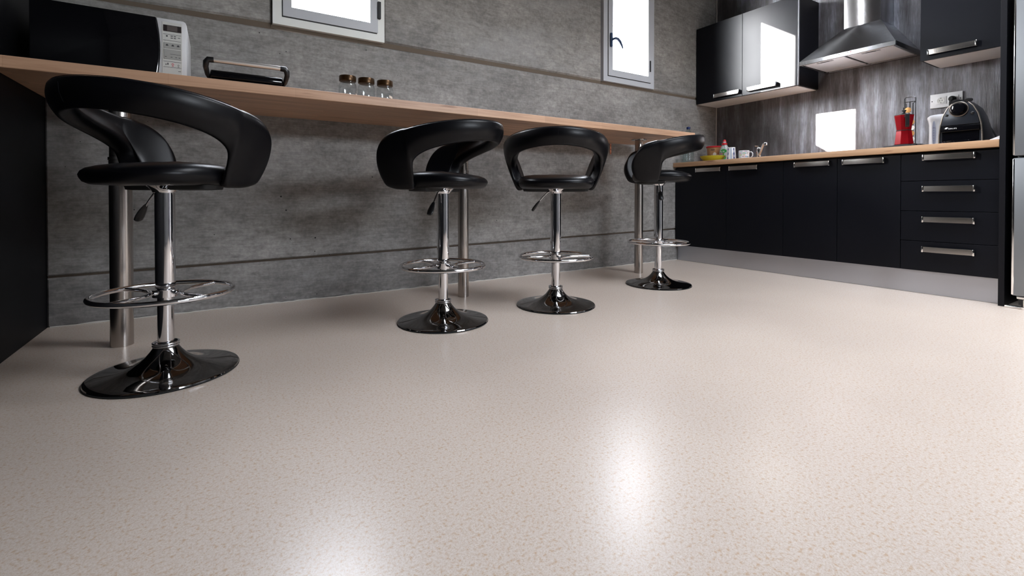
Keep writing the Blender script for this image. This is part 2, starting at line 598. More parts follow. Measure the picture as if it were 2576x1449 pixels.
def struct(o):
    o['kind'] = 'structure'
    return o


def empty_struct(name):
    o = bpy.data.objects.new(name, None)
    COL.objects.link(o)
    return struct(o)


FACE_W = (PI / 2, 0, -PI / 2)     # text readable on a face looking towards -X
FACE_S = (PI / 2, 0, 0)           # text readable on a face looking towards -Y

# ------------------------------------------------------------------ structure
struct(boxo('floor', (XL - 0.2, YB - 0.2, -0.1, XR + 0.2, YW + 0.2, 0.0), 'floor'))
bm = bmesh.new()
box(bm, XL - 0.2, YB - 0.2, ZC, SKX0, YW + 0.2, ZC + 0.16)
box(bm, SKX1, YB - 0.2, ZC, XR + 0.2, YW + 0.2, ZC + 0.16)
box(bm, SKX0, YB - 0.2, ZC, SKX1, SKY0, ZC + 0.16)
box(bm, SKX0, SKY1, ZC, SKX1, YW + 0.2, ZC + 0.16)
for x0, y0, x1, y1 in ((SKX0 - 0.1, SKY0 - 0.1, SKX0, SKY1 + 0.1), (SKX1, SKY0 - 0.1, SKX1 + 0.1, SKY1 + 0.1), (SKX0, SKY0 - 0.1, SKX1, SKY0), (SKX0, SKY1, SKX1, SKY1 + 0.1)):
    box(bm, x0, y0, ZC + 0.16, x1, y1, ZC + 1.1)          # unseen shaft walls, added to block the sun at the roof opening
struct(bm_obj('ceiling', bm, 'ceiling'))
struct(boxo('wall_left', (XL - 0.15, YB, 0, XL, YW + 0.08, ZC), 'black_wall'))
wr = struct(boxo('wall_right', (XR, YB, 0, XR + 0.15, YW + 0.08, ZC), 'plaster'))

# wall behind the camera with its wide glazed opening
bm = bmesh.new()
box(bm, XL, YB - 0.15, 0, OX0, YB, ZC)
box(bm, OX1, YB - 0.15, 0, XR, YB, ZC)
box(bm, OX0, YB - 0.15, OZ1, OX1, YB, ZC)
box(bm, OX0, YB - 0.15, 0, OX1, YB, OZ0)
struct(bm_obj('wall_front', bm, 'ceiling'))
bm = bmesh.new()
for x in (OX0, (OX0 + OX1) / 2 - 0.03, OX1 - 0.06):
    box(bm, x, YB - 0.11, OZ0, x + 0.06, YB - 0.05, OZ1)
box(bm, OX0, YB - 0.11, OZ1 - 0.06, OX1, YB - 0.05, OZ1)
box(bm, OX0, YB - 0.11, OZ0, OX1, YB - 0.05, OZ0 + 0.06)
struct(bm_obj('window_3', bm, 'grey_sash'))

# bar wall: concrete lifts with recessed joints, windows sit in the upper lift
W1 = (0.252, 0.873, 1.553, 2.67)      # x0, x1, z0, z1 of the outer frames
W2 = (2.705, 3.315, 1.560, 2.68)
wall = empty_struct('wall_back')
Y1 = YW + 0.08


def panel(poly, m='concrete', ch=0.012, name='concrete_panel', y0=YW, fl=None):
    """flat cast panel, front edges chamfered"""
    bm = bmesh.new()
    n = len(poly)
    cx = sum(p[0] for p in poly) / n
    cz = sum(p[1] for p in poly) / n
    def ins(p, d):
        return (p[0] + (d if p[0] < cx else -d), p[1] + (d if p[1] < cz else -d))
    f = [bm.verts.new((*(lambda q: (q[0], y0, q[1]))(ins(p, ch)),)) for p in poly]
    s = [bm.verts.new((p[0], y0 + ch, p[1])) for p in poly]
    b = [bm.verts.new((p[0], Y1, p[1])) for p in poly]
    for A, B in ((f, s), (s, b)):
        for i in range(n):
            bm.faces.new((A[i], A[(i + 1) % n], B[(i + 1) % n], B[i]))
    bm.faces.new(f)
    bm.faces.new(b[::-1])
    return bm_obj(name, bm, m, wall)


zl = lambda x: 0.229 + 0.0141 * (x - XL)          # lower joint climbs a little
X0, X1 = XL, XR
panel([(X0, 0), (X1, 0), (X1, zl(X1) - 0.006), (X0, zl(X0) - 0.006)], 'concrete_low', 0.006)
ZJ = 1.545
panel([(X0, zl(X0) + 0.006), (X1, zl(X1) + 0.006), (X1, ZJ - 0.006), (X0, ZJ - 0.022)], 'concrete', 0.006)
up = [(X0, 0.2515), (0.8735, 2.7045), (3.3155, X1)]
for a, b in up:
    za = 1.523 if a < 0 else ZJ
    panel([(a, za + 0.012), (b, ZJ + 0.012), (b, ZC), (a, ZC)], 'concrete', 0.014)
for w in (W1, W2):
    panel([(w[0] - 0.0005, w[3] + 0.0005), (w[1] + 0.0005, w[3] + 0.0005), (w[1] + 0.0005, ZC), (w[0] - 0.0005, ZC)], 'concrete', 0.004)
# mortar behind the joints
bm = bmesh.new()
box(bm, X0, YW + 0.016, 0.2, X1, Y1 - 0.01, 0.34)
box(bm, X0, YW + 0.009, 1.49, 0.25, Y1 - 0.01, 1.56)
box(bm, 0.868, YW + 0.009, 1.53, 2.710, Y1 - 0.01, 1.56)
box(bm, 3.310, YW + 0.009, 1.53, X1, Y1 - 0.01, 1.56)
box(bm, 0.245, YW + 0.006, 1.533, 0.878, Y1 - 0.01, 1.552)
box(bm, 2.700, YW + 0.006, 1.535, 3.320, Y1 - 0.01, 1.559)
bm_obj('joint_filler', bm, 'joint', wall)
# formwork scars: thin raised fins left by the boards
bm = bmesh.new()
for x0, x1, z in ((-0.11, 0.08, 1.36), (-0.11, 0.03, 1.318), (2.02, 2.25, 1.476), (2.30, 2.70, 1.46), (2.02, 2.55, 1.43), (2.63, 2.82, 0.87)):
    tube_bm(bm, [(x0, YW, z), ((x0 + x1) / 2, YW, z + 0.001), (x1, YW, z)], 0.0016, 5)
for x, z0, z1 in ((-0.04, 1.36, 1.43), (2.02, 1.33, 1.51), (2.72, 0.79, 0.87), (1.02, 0.70, 0.98)):
    tube_bm(bm, [(x, YW, z0), (x, YW, (z0 + z1) / 2), (x, YW, z1)], 0.0014, 5)
bm_obj('formwork_fin', bm, 'concrete', wall)

# sealant bead between floor and concrete, corner bead between the walls
bm = bmesh.new()
pts, rr = [], []
n = 150
for i in range(n + 1):
    x = XL + 0.01 + (3.66 - XL - 0.01) * i / n
    pts.append((x, YW - 0.002 + random.uniform(-0.002, 0.002), 0.001 + random.uniform(-0.001, 0.002)))
    rr.append(random.uniform(0.003, 0.0062))
tube_bm(bm, pts, rr, 6)
struct(bm_obj('trim_1', bm, 'caulk', smooth=60))
bm = bmesh.new()
tube_bm(bm, [(XR - 0.003, YW - 0.003 + random.uniform(-0.0015, 0.0015), 0.92 + 0.045 * i) for i in range(42)], 0.0055, 6)
struct(bm_obj('trim_2', bm, 'caulk', smooth=60))


def ring_frame(bm, x0, x1, z0, z1, w, y0, y1, bev=0.003):
    """mitred rectangular frame"""
    o = [(x0, z0), (x1, z0), (x1, z1), (x0, z1)]
    i = [(x0 + w, z0 + w), (x1 - w, z0 + w), (x1 - w, z1 - w), (x0 + w, z1 - w)]
    for k in range(4):
        j = (k + 1) % 4
        g = 0.0004
        prism_bm(bm, [o[k], o[j], i[j], i[k]], 'Y', y0, y1)
    bmesh.ops.recalc_face_normals(bm, faces=bm.faces[:])


def window(idx, w, frame_m, sash_m, gx0, gx1, gz0, gz1):
    root = empty_struct('window_%d' % idx)
    x0, x1, z0, z1 = w
    bm = bmesh.new()
    ring_frame(bm, x0, x1, z0, z1, 0.052, YW - 0.020, YW + 0.08)
    bm_obj('frame', bm, frame_m, root)
    bm = bmesh.new()
    ring_frame(bm, x0 + 0.046, x1 - 0.046, z0 + 0.044, z1 - 0.044, 0.006, YW - 0.0213, YW - 0.012)
    bm_obj('gasket', bm, 'gasket', root)
    bm = bmesh.new()
    sx0, sx1, sz0, sz1 = x0 + 0.051, x1 - 0.042, z0 + 0.050, z1 - 0.045
    # sash drawn as bars so that each side has its own width
    o = [(sx0, sz0), (sx1, sz0), (sx1, sz1), (sx0, sz1)]
    i = [(gx0, gz0), (gx1, gz0), (gx1, gz1), (gx0, gz1)]
    for k in range(4):
        j = (k + 1) % 4
        prism_bm(bm, [o[k], o[j], i[j], i[k]], 'Y', YW - 0.026, YW + 0.079)
    s = bm_obj('sash', bm, sash_m, root)
    bm = bmesh.new()
    box(bm, gx0 - 0.01, YW + 0.004, gz0 - 0.01, gx1 + 0.01, YW + 0.008, gz1 + 0.01)
    bm_obj('glass_pane', bm, 'glass', root)
    return root


w1 = window(1, W1, 'white_frame', 'grey_sash', 0.348, 0.784, 1.658, 2.57)
w2 = window(2, W2, 'grey_sash', 'grey_sash', 2.806, 3.233, 1.664, 2.585)
boxo('hinge', (0.829, YW - 0.036, 1.690, 0.848, YW - 0.018, 1.795), 'gasket', w1, 0.002)
boxo('hinge', (3.252, YW - 0.034, 1.706, 3.263, YW - 0.018, 1.804), 'gasket', w2, 0.002)
h = bpy.data.objects.new('handle', None)
COL.objects.link(h)
h.parent = w2
bm = bmesh.new()
box(bm, 2.768, YW - 0.046, 1.846, 2.792, YW - 0.026, 1.964, 0.009, 3)
bm_obj('handle_plate', bm, 'window_handle', h, smooth=40)
pts = [(2.780, YW - 0.040, 1.905), (2.780, YW - 0.062, 1.906), (2.795, YW - 0.068, 1.912), (2.820, YW - 0.069, 1.909), (2.845, YW - 0.069, 1.892), (2.866, YW - 0.069, 1.862), (2.876, YW - 0.069, 1.838)]
tube('lever', pts, [0.010, 0.010, 0.011, 0.012, 0.011, 0.0085, 0.005], 'window_handle', h, 8)

# ------------------------------------------------------------------ bar counter with its three steel legs
CZ0, CZ1, CY0 = 1.0405, 1.0834, 2.290
CX1 = 3.095
poly = [(XL + 0.001, CY0), (CX1 - 0.012, CY0), (CX1 - 0.003, CY0 + 0.004), (CX1, CY0 + 0.012)]
R = 0.13
for k in range(9):
    a = PI / 2 * k / 8
    poly.append((CX1 - R + R * math.cos(a), YW - 0.045 - R + R * math.sin(a)))
poly += [(2.80, YW - 0.035), (2.74, YW - 0.001), (XL + 0.001, YW - 0.001)]
counter = thing('bar_counter', 'long beech bar counter fixed along the concrete wall on three steel legs', 'counter')
bm = bmesh.new()
prism_bm(bm, poly, 'Z', CZ0, CZ1)
bmesh.ops.recalc_face_normals(bm, faces=bm.faces[:])
bmesh.ops.bevel(bm, geom=[e for e in bm.edges if e.calc_face_angle(0) > 1.2 and abs(e.verts[0].co.z - e.verts[1].co.z) < 1e-4], offset=0.003, segments=2, profile=0.5, affect='EDGES', clamp_overlap=True)
bm_obj('counter_board', bm, 'wood_bar', counter)
for (lx, ly, r) in ((-0.336, 2.415, 0.0375), (1.230, 2.513, 0.0320), (2.770, 2.562, 0.0325)):
    lg = lathe('leg', [(r, 0.001), (r, 0.74), (r + 0.0025, 0.741), (r + 0.0025, 0.752), (r - 0.002, 0.753), (r - 0.002, CZ0 - 0.004)], 'steel', counter, 40, (lx, ly, 0), smooth=15)
    lathe('mount_plate', [(0.058, CZ0 - 0.006), (0.060, CZ0 - 0.003), (0.060, CZ0 - 0.0005)], 'steel', lg, 32)
st = boxo('strap', (2.783, 2.893, 0.952, 2.799, 2.8965, 1.0400), 'copper', counter, 0.0012)
st['label'] = 'short copper-coloured perforated strap hanging under the counter'
for z in (0.962, 0.993, 1.022):
    lathe('strap_hole', [(0.0035, -0.0006), (0.0035, 0.0006)], 'gasket', st, 12, (2.791, 2.8925, z), (PI / 2, 0, 0))

# ------------------------------------------------------------------ bar stools
Q = dict(Rx0=0.2150, kx=0.3255, Ry0=0.2997, ky=0.3922, yc=0.0790, kyc=0.1616, A=1.7929, zm=0.2082, zR=0.3245,
         eT1=0.8855, eT2=1.5962, ah=1.3892, zb0=0.0625, hl=0.2189, eH1=1.1967, eH2=0.6719, Ab=1.90)


def shell_pt(a, z):
    q = Q
    return Vector(((q['Rx0'] + q['kx'] * z) * math.sin(a), q['yc'] + q['kyc'] * z - (q['Ry0'] + q['ky'] * z) * math.cos(a), z))


def top_z(a):
    q = Q
    c = min(1.0, abs(a) / q['A']) ** (1 / q['eT1'])
    return q['zm'] - 0.009 + (q['zR'] - q['zm']) * max(0.0, 1 - c * c) ** (q['eT2'] / 2)


def low_z(a):
    q = Q
    c = min(1.0, abs(a) / q['ah']) ** (1 / q['eH1'])
    return q['zb0'] + (q['hl'] - q['zb0']) * max(0.0, 1 - c * c) ** (q['eH2'] / 2)


def stool_back(parent):
    q = Q
    bm = bmesh.new()
    rows = 7
    cols = []
    wings = [1.0, 0.85, 0.65, 0.45, 0.25, 0.0]
    backs = [0.985, 0.93, 0.84, 0.72, 0.58, 0.42, 0.24, 0.08]
    spec = [('w', s, 1) for s in wings] + [('b', c, 1) for c in backs] + [('b', c, -1) for c in backs[::-1]] + [('w', s, -1) for s in wings[::-1]]
    for kind, s, sg in spec:
        col = []
        for k in range(rows):
            w = k / (rows - 1)
            if kind == 'w':
                at = q['ah'] + (q['A'] - q['ah']) * s
                ab = q['ah'] + (q['Ab'] - q['ah']) * s
                zt = top_z(at)
                e = max(0.0, (s - 0.4) / 0.6)
                zt += 0.004 - 0.034 * e ** 3
                zb = -0.006 + 0.022 * e ** 3
                a, z = ab + (at - ab) * w + 0.085 * (1 - (2 * w - 1) ** 2) * s * s, zb + (zt - zb) * w
            else:
                a = q['ah'] * s
                z = low_z(a) + (top_z(a) - low_z(a)) * w
            # padded belly: fuller in the middle, tucked in at the edges
            p = shell_pt(a * sg, z)
            out = Vector((math.sin(a * sg), -math.cos(a * sg), 0))
            k_ = 1.0 if kind == 'b' else (1 - s) ** 1.5
            col.append(bm.verts.new(p + out * (0.016 * math.sin(PI * w) - 0.006) * k_))
        cols.append(col)
    for c0, c1 in zip(cols, cols[1:]):
        for k in range(rows - 1):
            bm.faces.new((c0[k], c0[k + 1], c1[k + 1], c1[k]))
    bmesh.ops.recalc_face_normals(bm, faces=bm.faces[:])
    # make the normals look outwards (away from the sitter)
    bm.faces.ensure_lookup_table()
    f = bm.faces[len(bm.faces) // 2]
    if f.normal.y > 0:
        for g in bm.faces:
            g.normal_flip()
    me = bpy.data.meshes.new('backrest')
    bm.to_mesh(me)
    bm.free()
    me.materials.append(M['leather'])
    o = bpy.data.objects.new('backrest', me)
    COL.objects.link(o)
    so = o.modifiers.new('s', 'SOLIDIFY')
    so.thickness = 0.058
    so.offset = -0.86
    so.use_even_offset = False
    sb = o.modifiers.new('d', 'SUBSURF')
    sb.levels = sb.render_levels = 2
    bake(o)
    for p in o.data.polygons:
        p.use_smooth = True
    o.parent = parent
    # seam along the crest and one down the middle of the back
    bm = bmesh.new()
    for off in (0.006, -0.006):
        pts = []
        for i in range(61):
            a = q['A'] * 0.70 * (1 - 2 * i / 60)
            p = shell_pt(a, top_z(a))
            c = shell_pt(a, top_z(a) - 0.03)
            inn = Vector((-math.sin(a), math.cos(a), 0))
            pts.append(p + inn * (0.016 - off) + Vector((0, 0, -0.0035)))
        tube_bm(bm, pts, 0.0011, 5)
    pts = []
    for i in range(9):
        z = 0.238 + (0.292 - 0.238) * i / 8
        pts.append(shell_pt(0, z) + Vector((0, -0.0150 + 0.004 * abs(i - 4) / 4, 0)))
    tube_bm(bm, pts, 0.0005, 5)
    bm_obj('stitching', bm, 'stitch', o, smooth=60)
    return o


def superell(n, ax, ay0, ay1, e=2.4, z=0.0, k=1.0):
    out = []
    for i in range(n):
        t = 2 * PI * i / n
        c, s = math.cos(t), math.sin(t)
        x = ax * k * math.copysign(abs(c) ** (2 / e), c)
        y = math.copysign(abs(s) ** (2 / e), s)
        y = y * (ay1 if y > 0 else ay0) * k
        out.append((x, y, z))
    return out


def pad(name, levels, m, parent, n=40, e=2.4, cy=0.0):
    bm = bmesh.new()
    rings = []
    for ax, ay0, ay1, z in levels:
        rings.append([bm.verts.new((x, y + cy, zz)) for x, y, zz in superell(n, ax, ay0, ay1, e, z)])
    for a, b in zip(rings, rings[1:]):
        for i in range(n):
            bm.faces.new((a[i], a[(i + 1) % n], b[(i + 1) % n], b[i]))
    bm.faces.new(rings[0][::-1])
    bm.faces.new(rings[-1])
    return bm_obj(name, bm, m, parent, smooth=60)


def stool_seat(parent):
    lv = [(0.150, 0.145, 0.130, 0.010), (0.182, 0.180, 0.152, 0.012), (0.196, 0.198, 0.163, 0.021), (0.203, 0.206, 0.169, 0.036), (0.204, 0.208, 0.171, 0.048),
          (0.200, 0.203, 0.168, 0.063), (0.190, 0.191, 0.160, 0.075), (0.165, 0.165, 0.140, 0.083), (0.120, 0.130, 0.120, 0.087), (0.05, 0.05, 0.05, 0.088)]
    s = pad('seat', lv, 'leather', parent)
    for v in s.data.vertices:          # the cushion thins towards its rear edge
        if v.co.y < -0.05 and v.co.z > 0.03:
            v.co.z -= 0.016 * min(1.0, (-v.co.y - 0.05) / 0.15) * (v.co.z - 0.03) / 0.05
    pad('seat_pan', [(0.150, 0.010, 0.120, -0.004), (0.176, 0.020, 0.140, -0.002), (0.182, 0.026, 0.146, 0.014)], 'rubber', parent)
    return s


def make_stool(label):
    t = thing('bar_stool', label, 'bar stool', group='black bar stools at the counter')
    return t


BASE_PROF = [(0.206, 0.0), (0.2125, 0.001), (0.2140, 0.005), (0.2125, 0.009), (0.2085, 0.0105), (0.19, 0.0125), (0.165, 0.0155), (0.14, 0.0195), (0.115, 0.0255), (0.092, 0.0345),
             (0.072, 0.0465), (0.056, 0.0605), (0.044, 0.0755), (0.037, 0.0865), (0.034, 0.0915), (0.028, 0.0925)]


def build_stool(label, x, y, zs, face, zr, ring_rot):
    """face: world angle of the open front; zs: height of the shell's underside; zr: foot ring height"""
    t = thing('bar_stool', label, 'bar stool', (x, y, 0), face - PI / 2)
    o = lathe('base_plate', BASE_PROF, 'base_chrome', t, 96)
    lathe('rubber_rim', [(0.2125, 0.0), (0.2150, 0.0015), (0.2150, 0.0045), (0.2135, 0.0055)], 'rubber', o, 96)
    for k in range(2):
        tube('collar_ring', [(0.0355 * math.cos(2 * PI * i / 32), 0.0355 * math.sin(2 * PI * i / 32), 0.094 + 0.008 * k) for i in range(32)], 0.0042, 'chrome', o, 8, True)
    lathe('lower_column', [(0.0235, 0.088), (0.0235, zr + 0.02)], 'chrome', t, 40, smooth=15)
    lathe('gas_column', [(0.0270, zr + 0.016), (0.0288, zr + 0.019), (0.0288, zs - 0.012), (0.025, zs - 0.006)], 'chrome', t, 48, smooth=15)
    lathe('seat_flange', [(0.030, zs - 0.014), (0.034, zs - 0.012), (0.038, zs - 0.004), (0.047, zs + 0.006), (0.060, zs + 0.014), (0.061, zs + 0.017), (0.02, zs + 0.018)], 'chrome', t, 40)
    # foot ring
    fr = bpy.data.objects.new('footrest', None)
    COL.objects.link(fr)
    fr.parent = t
    fr.location = (0, 0, zr)
    fr.rotation_euler = (0, 0, ring_rot)
    RR = 0.198
    tube('foot_ring', [(RR * math.cos(2 * PI * i / 72), RR * math.sin(2 * PI * i / 72), 0) for i in range(72)], 0.0085, 'chrome', fr, 10, True)
    lathe('hub', [(0.030, -0.014), (0.037, -0.013), (0.037, 0.011), (0.030, 0.013)], 'chrome', fr, 40)
    for sg in (1, -1):
        pts = []
        for i in range(25):
            u = -1 + 2 * i / 24
            # hairpin: ends on the ring, belly touches the hub
            ang = u * math.radians(47)
            x2 = sg * (0.044 + (RR * math.cos(math.radians(47)) - 0.044) * abs(u) ** 1.9)
            y2 = RR * math.sin(math.radians(47)) * u
            pts.append((x2, y2, -0.002))
        tube('spoke', pts, 0.0068, 'chrome', fr, 8)
    # lift lever
    lv = bpy.data.objects.new('lift_lever', None)
    COL.objects.link(lv)
    lv.parent = t
    tube('lever_rod', [(-0.026, 0.004, zs - 0.002), (-0.045, 0.004, zs - 0.008), (-0.070, 0.004, zs - 0.034), (-0.094, 0.004, zs - 0.062)], 0.0036, 'chrome', lv, 8)
    tube('lever_grip', [(-0.088, 0.004, zs - 0.054), (-0.094, 0.004, zs - 0.061), (-0.104, 0.004, zs - 0.074), (-0.118, 0.004, zs - 0.094), (-0.126, 0.004, zs - 0.106), (-0.129, 0.004, zs - 0.110)], [0.006, 0.009, 0.013, 0.016, 0.015, 0.010], 'black_plastic', lv, 10, flat=0.55)
    return t


stools = [
    ('black leather bar stool nearest the camera, beside the dark left wall', -0.158, 1.963, 0.6227, 42.7, 0.272, 45.0),
    ('black leather bar stool second from the left, its open side turned to the left', 0.904, 2.066, 0.6240, 129.9, 0.268, -75.0),
    ('black leather bar stool seen squarely from behind, third along the counter', 1.563, 2.045, 0.6270, 54.9, 0.268, -35.0),
    ('black leather bar stool farthest along the counter, in profile beside the base cabinets', 2.519, 2.154, 0.6842, 140.5, 0.288, -75.0),
]
proto = {}
for lab, x, y, zs, deg, zr, rr in stools:
    t = build_stool(lab, x, y, zs, math.radians(deg), zr, math.radians(rr))
    t['group'] = 'black bar stools along the counter'
    if not proto:
        b = stool_back(t)
        s = stool_seat(t)
        proto['parts'] = [c for c in t.children if c.name.split('.')[0] in ('backrest', 'seat', 'seat_pan')]
        for c in proto['parts']:
            c.location = (0, 0, zs)
    else:
        for c in proto['parts']:
            d = c.copy()
            COL.objects.link(d)
            d.parent = t
            d.location = (0, 0, zs)
            for g in c.children:
                e = g.copy()
                COL.objects.link(e)
                e.parent = d

# ------------------------------------------------------------------ kitchen run: base cabinets
DX = 3.630          # door fronts
DZ0, DZ1 = 0.143, 0.858


def pull(parent, yc, zc, length, x, h=0.034, drop=0.026):
    """bow pull: wide flat brushed bar with polished ends and two posts, along Y, standing off towards -X"""
    o = bpy.data.objects.new('handle', None)
    COL.objects.link(o)
    o.parent = parent
    bm = bmesh.new()
    y0, y1 = yc - length / 2, yc + length / 2
    n = 10
    prev = None
    secs = []
    for i in range(n + 1):
        u = -1 + 2 * i / n
        y = yc + u * (length / 2 - 0.008)
        xx = x - drop + 0.004 * u * u
        secs.append([(xx - 0.002, y, zc - h / 2), (xx - 0.0035, y, zc - h / 2 + 0.0012), (xx - 0.004, y, zc), (xx - 0.0035, y, zc + h / 2 - 0.0012), (xx - 0.002, y, zc + h / 2), (xx + 0.003, y, zc + h / 2), (xx + 0.003, y, zc - h / 2)])
    rings = [[bm.verts.new(p) for p in s] for s in secs]
    for a, b in zip(rings, rings[1:]):
        for i in range(7):
            bm.faces.new((a[i], a[(i + 1) % 7], b[(i + 1) % 7], b[i]))
    bm.faces.new(rings[0][::-1])
    bm.faces.new(rings[-1])
    bm_obj('handle_bar', bm, 'handle', o, smooth=40)
    for ya, yb in ((y0, y0 + 0.009), (y1 - 0.009, y1)):
        bm = bmesh.new()
        box(bm, x - drop - 0.002, ya, zc - h / 2 - 0.001, x, yb, zc + h / 2 + 0.001, 0.002, 2)
        bm_obj('handle_end', bm, 'handle_end', o, smooth=40)
    return o


def base_unit(name, label, y0, y1):
    t = thing(name, label, 'cabinet')
    bm = bmesh.new()
    box(bm, DX + 0.021, y0 + 0.001, 0.141, XR - 0.002, y1 - 0.001, 0.866)
    bm_obj('carcass', bm, 'cabinet_side', t)
    return t


G = 0.0016
t = base_unit('base_cabinet', 'black double-door sink base cabinet in the corner by the concrete wall', 1.916, 2.905)
for a, b, hc in ((2.387, 2.905, 2.548), (1.916, 2.387, 2.226)):
    d = boxo('door', (DX, a + G, DZ0, DX + 0.019, b - G, DZ1), 'cabinet', t, 0.0008)
    pull(d, hc, 0.830, 0.246, DX)
for a, b, hc, lab in ((1.549, 1.916, 1.707, 'black single-door base cabinet left of the hotplate, next to the double-door one'),
                      (1.192, 1.549, 1.391, 'black single-door base cabinet adjoining the stack of drawers')):
    t = base_unit('base_cabinet', lab, a, b)
    d = boxo('door', (DX, a + G, DZ0, DX + 0.019, b - G, DZ1), 'cabinet', t, 0.0008)
    pull(d, hc, 0.830, 0.240, DX)
t = base_unit('drawer_cabinet', 'black base cabinet of four drawers beside the fridge', 0.750, 1.192)
zs = [DZ0, 0.324, 0.508, 0.692, DZ1]
for z0, z1, hz in zip(zs, zs[1:], (0.277, 0.458, 0.643, 0.831)):
    d = boxo('drawer_front', (DX, 0.750 + G, z0 + G, DX + 0.019, 1.192 - G, z1 - G), 'cabinet', t, 0.0008)
    pull(d, 0.963, hz, 0.236, DX)
tag(boxo('plinth', (3.662, 0.750, 0.001, 3.676, 2.905, 0.140), 'plinth', None, 0.001), 'brushed aluminium plinth strip under the black base cabinets', 'plinth')
tag(boxo('worktop', (3.600, 0.750, 0.8695, XR - 0.001, 2.908, 0.9095), 'wood_top', None, 0.002, 2), 'light oak kitchen worktop on the black base cabinets', 'worktop')
tag(boxo('side_panel', (3.598, 0.724, 0.001, XR - 0.001, 0.7485, 2.30), 'cabinet_side', None, 0.0008), 'tall black end panel between the drawers and the fridge', 'panel')

# ------------------------------------------------------------------ fridge
t = thing('fridge', 'silver two-door fridge at the right edge behind the black end panel', 'fridge', (3.56, 0.38, 0))
boxo('body', (0.065, -0.305, 0.055, 0.66, 0.305, 1.86), 'fridge', t, 0.004)
for z0, z1 in ((0.072, 0.800), (0.812, 1.85)):
    d = boxo('door', (0.0, -0.31, z0, 0.058, 0.31, z1), 'fridge', t, 0.006, 3)
    boxo('edge_strip', (-0.001, 0.302, z0 + 0.004, 0.02, 0.3115, z1 - 0.004), 'handle_end', d, 0.003, 2)
    boxo('grip', (-0.022, -0.27, z0 + 0.25 if z0 > 0.5 else z1 - 0.45, 0.002, -0.245, z0 + 0.62 if z0 > 0.5 else z1 - 0.08), 'handle_end', d, 0.006, 3)
boxo('kick_plate', (0.045, -0.29, 0.02, 0.07, 0.292, 0.055), 'black_plastic', t)
for y in (-0.24, 0.262):
    lathe('foot', [(0.018, 0.0), (0.020, 0.004), (0.020, 0.012), (0.012, 0.014), (0.012, 0.05), (0.02, 0.056)], 'handle_end', t, 20, (0.03, y, 0.001))
boxo('hinge_bracket', (0.006, 0.225, 0.056, 0.045, 0.292, 0.068), 'handle_end', t, 0.002)
tag(boxo('floor_strip', (3.585, 0.10, 0.0005, 3.612, 0.722, 0.012), 'handle_end', None, 0.004, 2), 'thin metal strip on the floor in front of the fridge', 'strip')

# ------------------------------------------------------------------ wall cabinets
UX = 3.930
UZ0, UZ1 = 1.490, 2.215
t = thing('wall_cabinet', 'black two-door wall cabinet left of the extractor hood, sunlit patch on its right door', 'cabinet')
bm = bmesh.new()
box(bm, UX + 0.021, 1.962, UZ0 + 0.003, XR - 0.002, 2.905, UZ1)
bm_obj('carcass', bm, 'cabinet_side', t)
b = boxo('bottom_board', (UX + 0.021, 1.980, UZ0 - 0.002, XR - 0.003, 2.900, UZ0 + 0.002), 'white_board', t)
b['label'] = 'white underside board'
for a, b2, hc in ((2.434, 2.905, 2.577), (1.962, 2.434, 2.250)):
    d = boxo('door', (UX, a + G, UZ0, UX + 0.019, b2 - G, UZ1), 'cabinet_gloss', t, 0.0008)
    pull(d, hc, 1.531, 0.252, UX)
e = boxo('edge_band', (UX - 0.0006, 1.9615, UZ0, UX + 0.018, 1.9632, UZ1), 'edge_band', t)
t = thing('wall_cabinet', 'black single-door wall cabinet right of the extractor hood above the coffee machine', 'cabinet')
bm = bmesh.new()
box(bm, UX + 0.021, 0.751, UZ0 + 0.003, XR - 0.002, 1.194, UZ1)
bm_obj('carcass', bm, 'cabinet_side', t)
boxo('bottom_board', (UX + 0.021, 0.755, UZ0 - 0.002, XR - 0.003, 1.178, UZ0 + 0.002), 'white_board', t)['label'] = 'white underside board'
d = boxo('door', (UX, 0.751 + G, UZ0, UX + 0.019, 1.194 - G, UZ1), 'cabinet', t, 0.0008)
pull(d, 1.032, 1.533, 0.236, UX)

# ------------------------------------------------------------------ extractor hood
HX, HY0, HY1, HZ0, HZ1 = 3.800, 1.283, 1.893, 1.603, 1.634
CHX, CHY0, CHY1, CHZ = 4.030, 1.447, 1.680, 1.868
t = thing('extractor_hood', 'stainless steel pyramid extractor hood with chimney between the wall cabinets', 'hood')
bm = bmesh.new()
w = XR - 0.002
lo = [(HX + 0.004, HY0 + 0.002), (HX + 0.004, HY1 - 0.002), (w, HY1 - 0.002), (w, HY0 + 0.002)]
hi = [(CHX - 0.001, CHY0 - 0.001), (CHX - 0.001, CHY1 + 0.001), (w, CHY1 + 0.001), (w, CHY0 - 0.001)]
a = [bm.verts.new((*p, HZ1)) for p in lo]
b = [bm.verts.new((*p, CHZ)) for p in hi]
for i in range(4):
    bm.faces.new((a[i], a[(i + 1) % 4], b[(i + 1) % 4], b[i]))
bm.faces.new(a[::-1])
bm.faces.new(b)
bm_obj('canopy', bm, 'hood', t)
bm = bmesh.new()
th = 0.012
box(bm, HX, HY0, HZ0, HX + th, HY1, HZ1, 0.0015, 2)
box(bm, HX + th, HY0, HZ0, w, HY0 + th, HZ1)
box(bm, HX + th, HY1 - th, HZ0, w, HY1, HZ1)
box(bm, w - 0.04, HY0 + th, HZ0, w, HY1 - th, HZ1)
bm_obj('rim', bm, 'hood', t)
boxo('underside', (HX + th, HY0 + th, HZ0 + 0.014, w - 0.04, HY1 - th, HZ0 + 0.018), 'cabinet_side', t)
ym = (HY0 + HY1) / 2
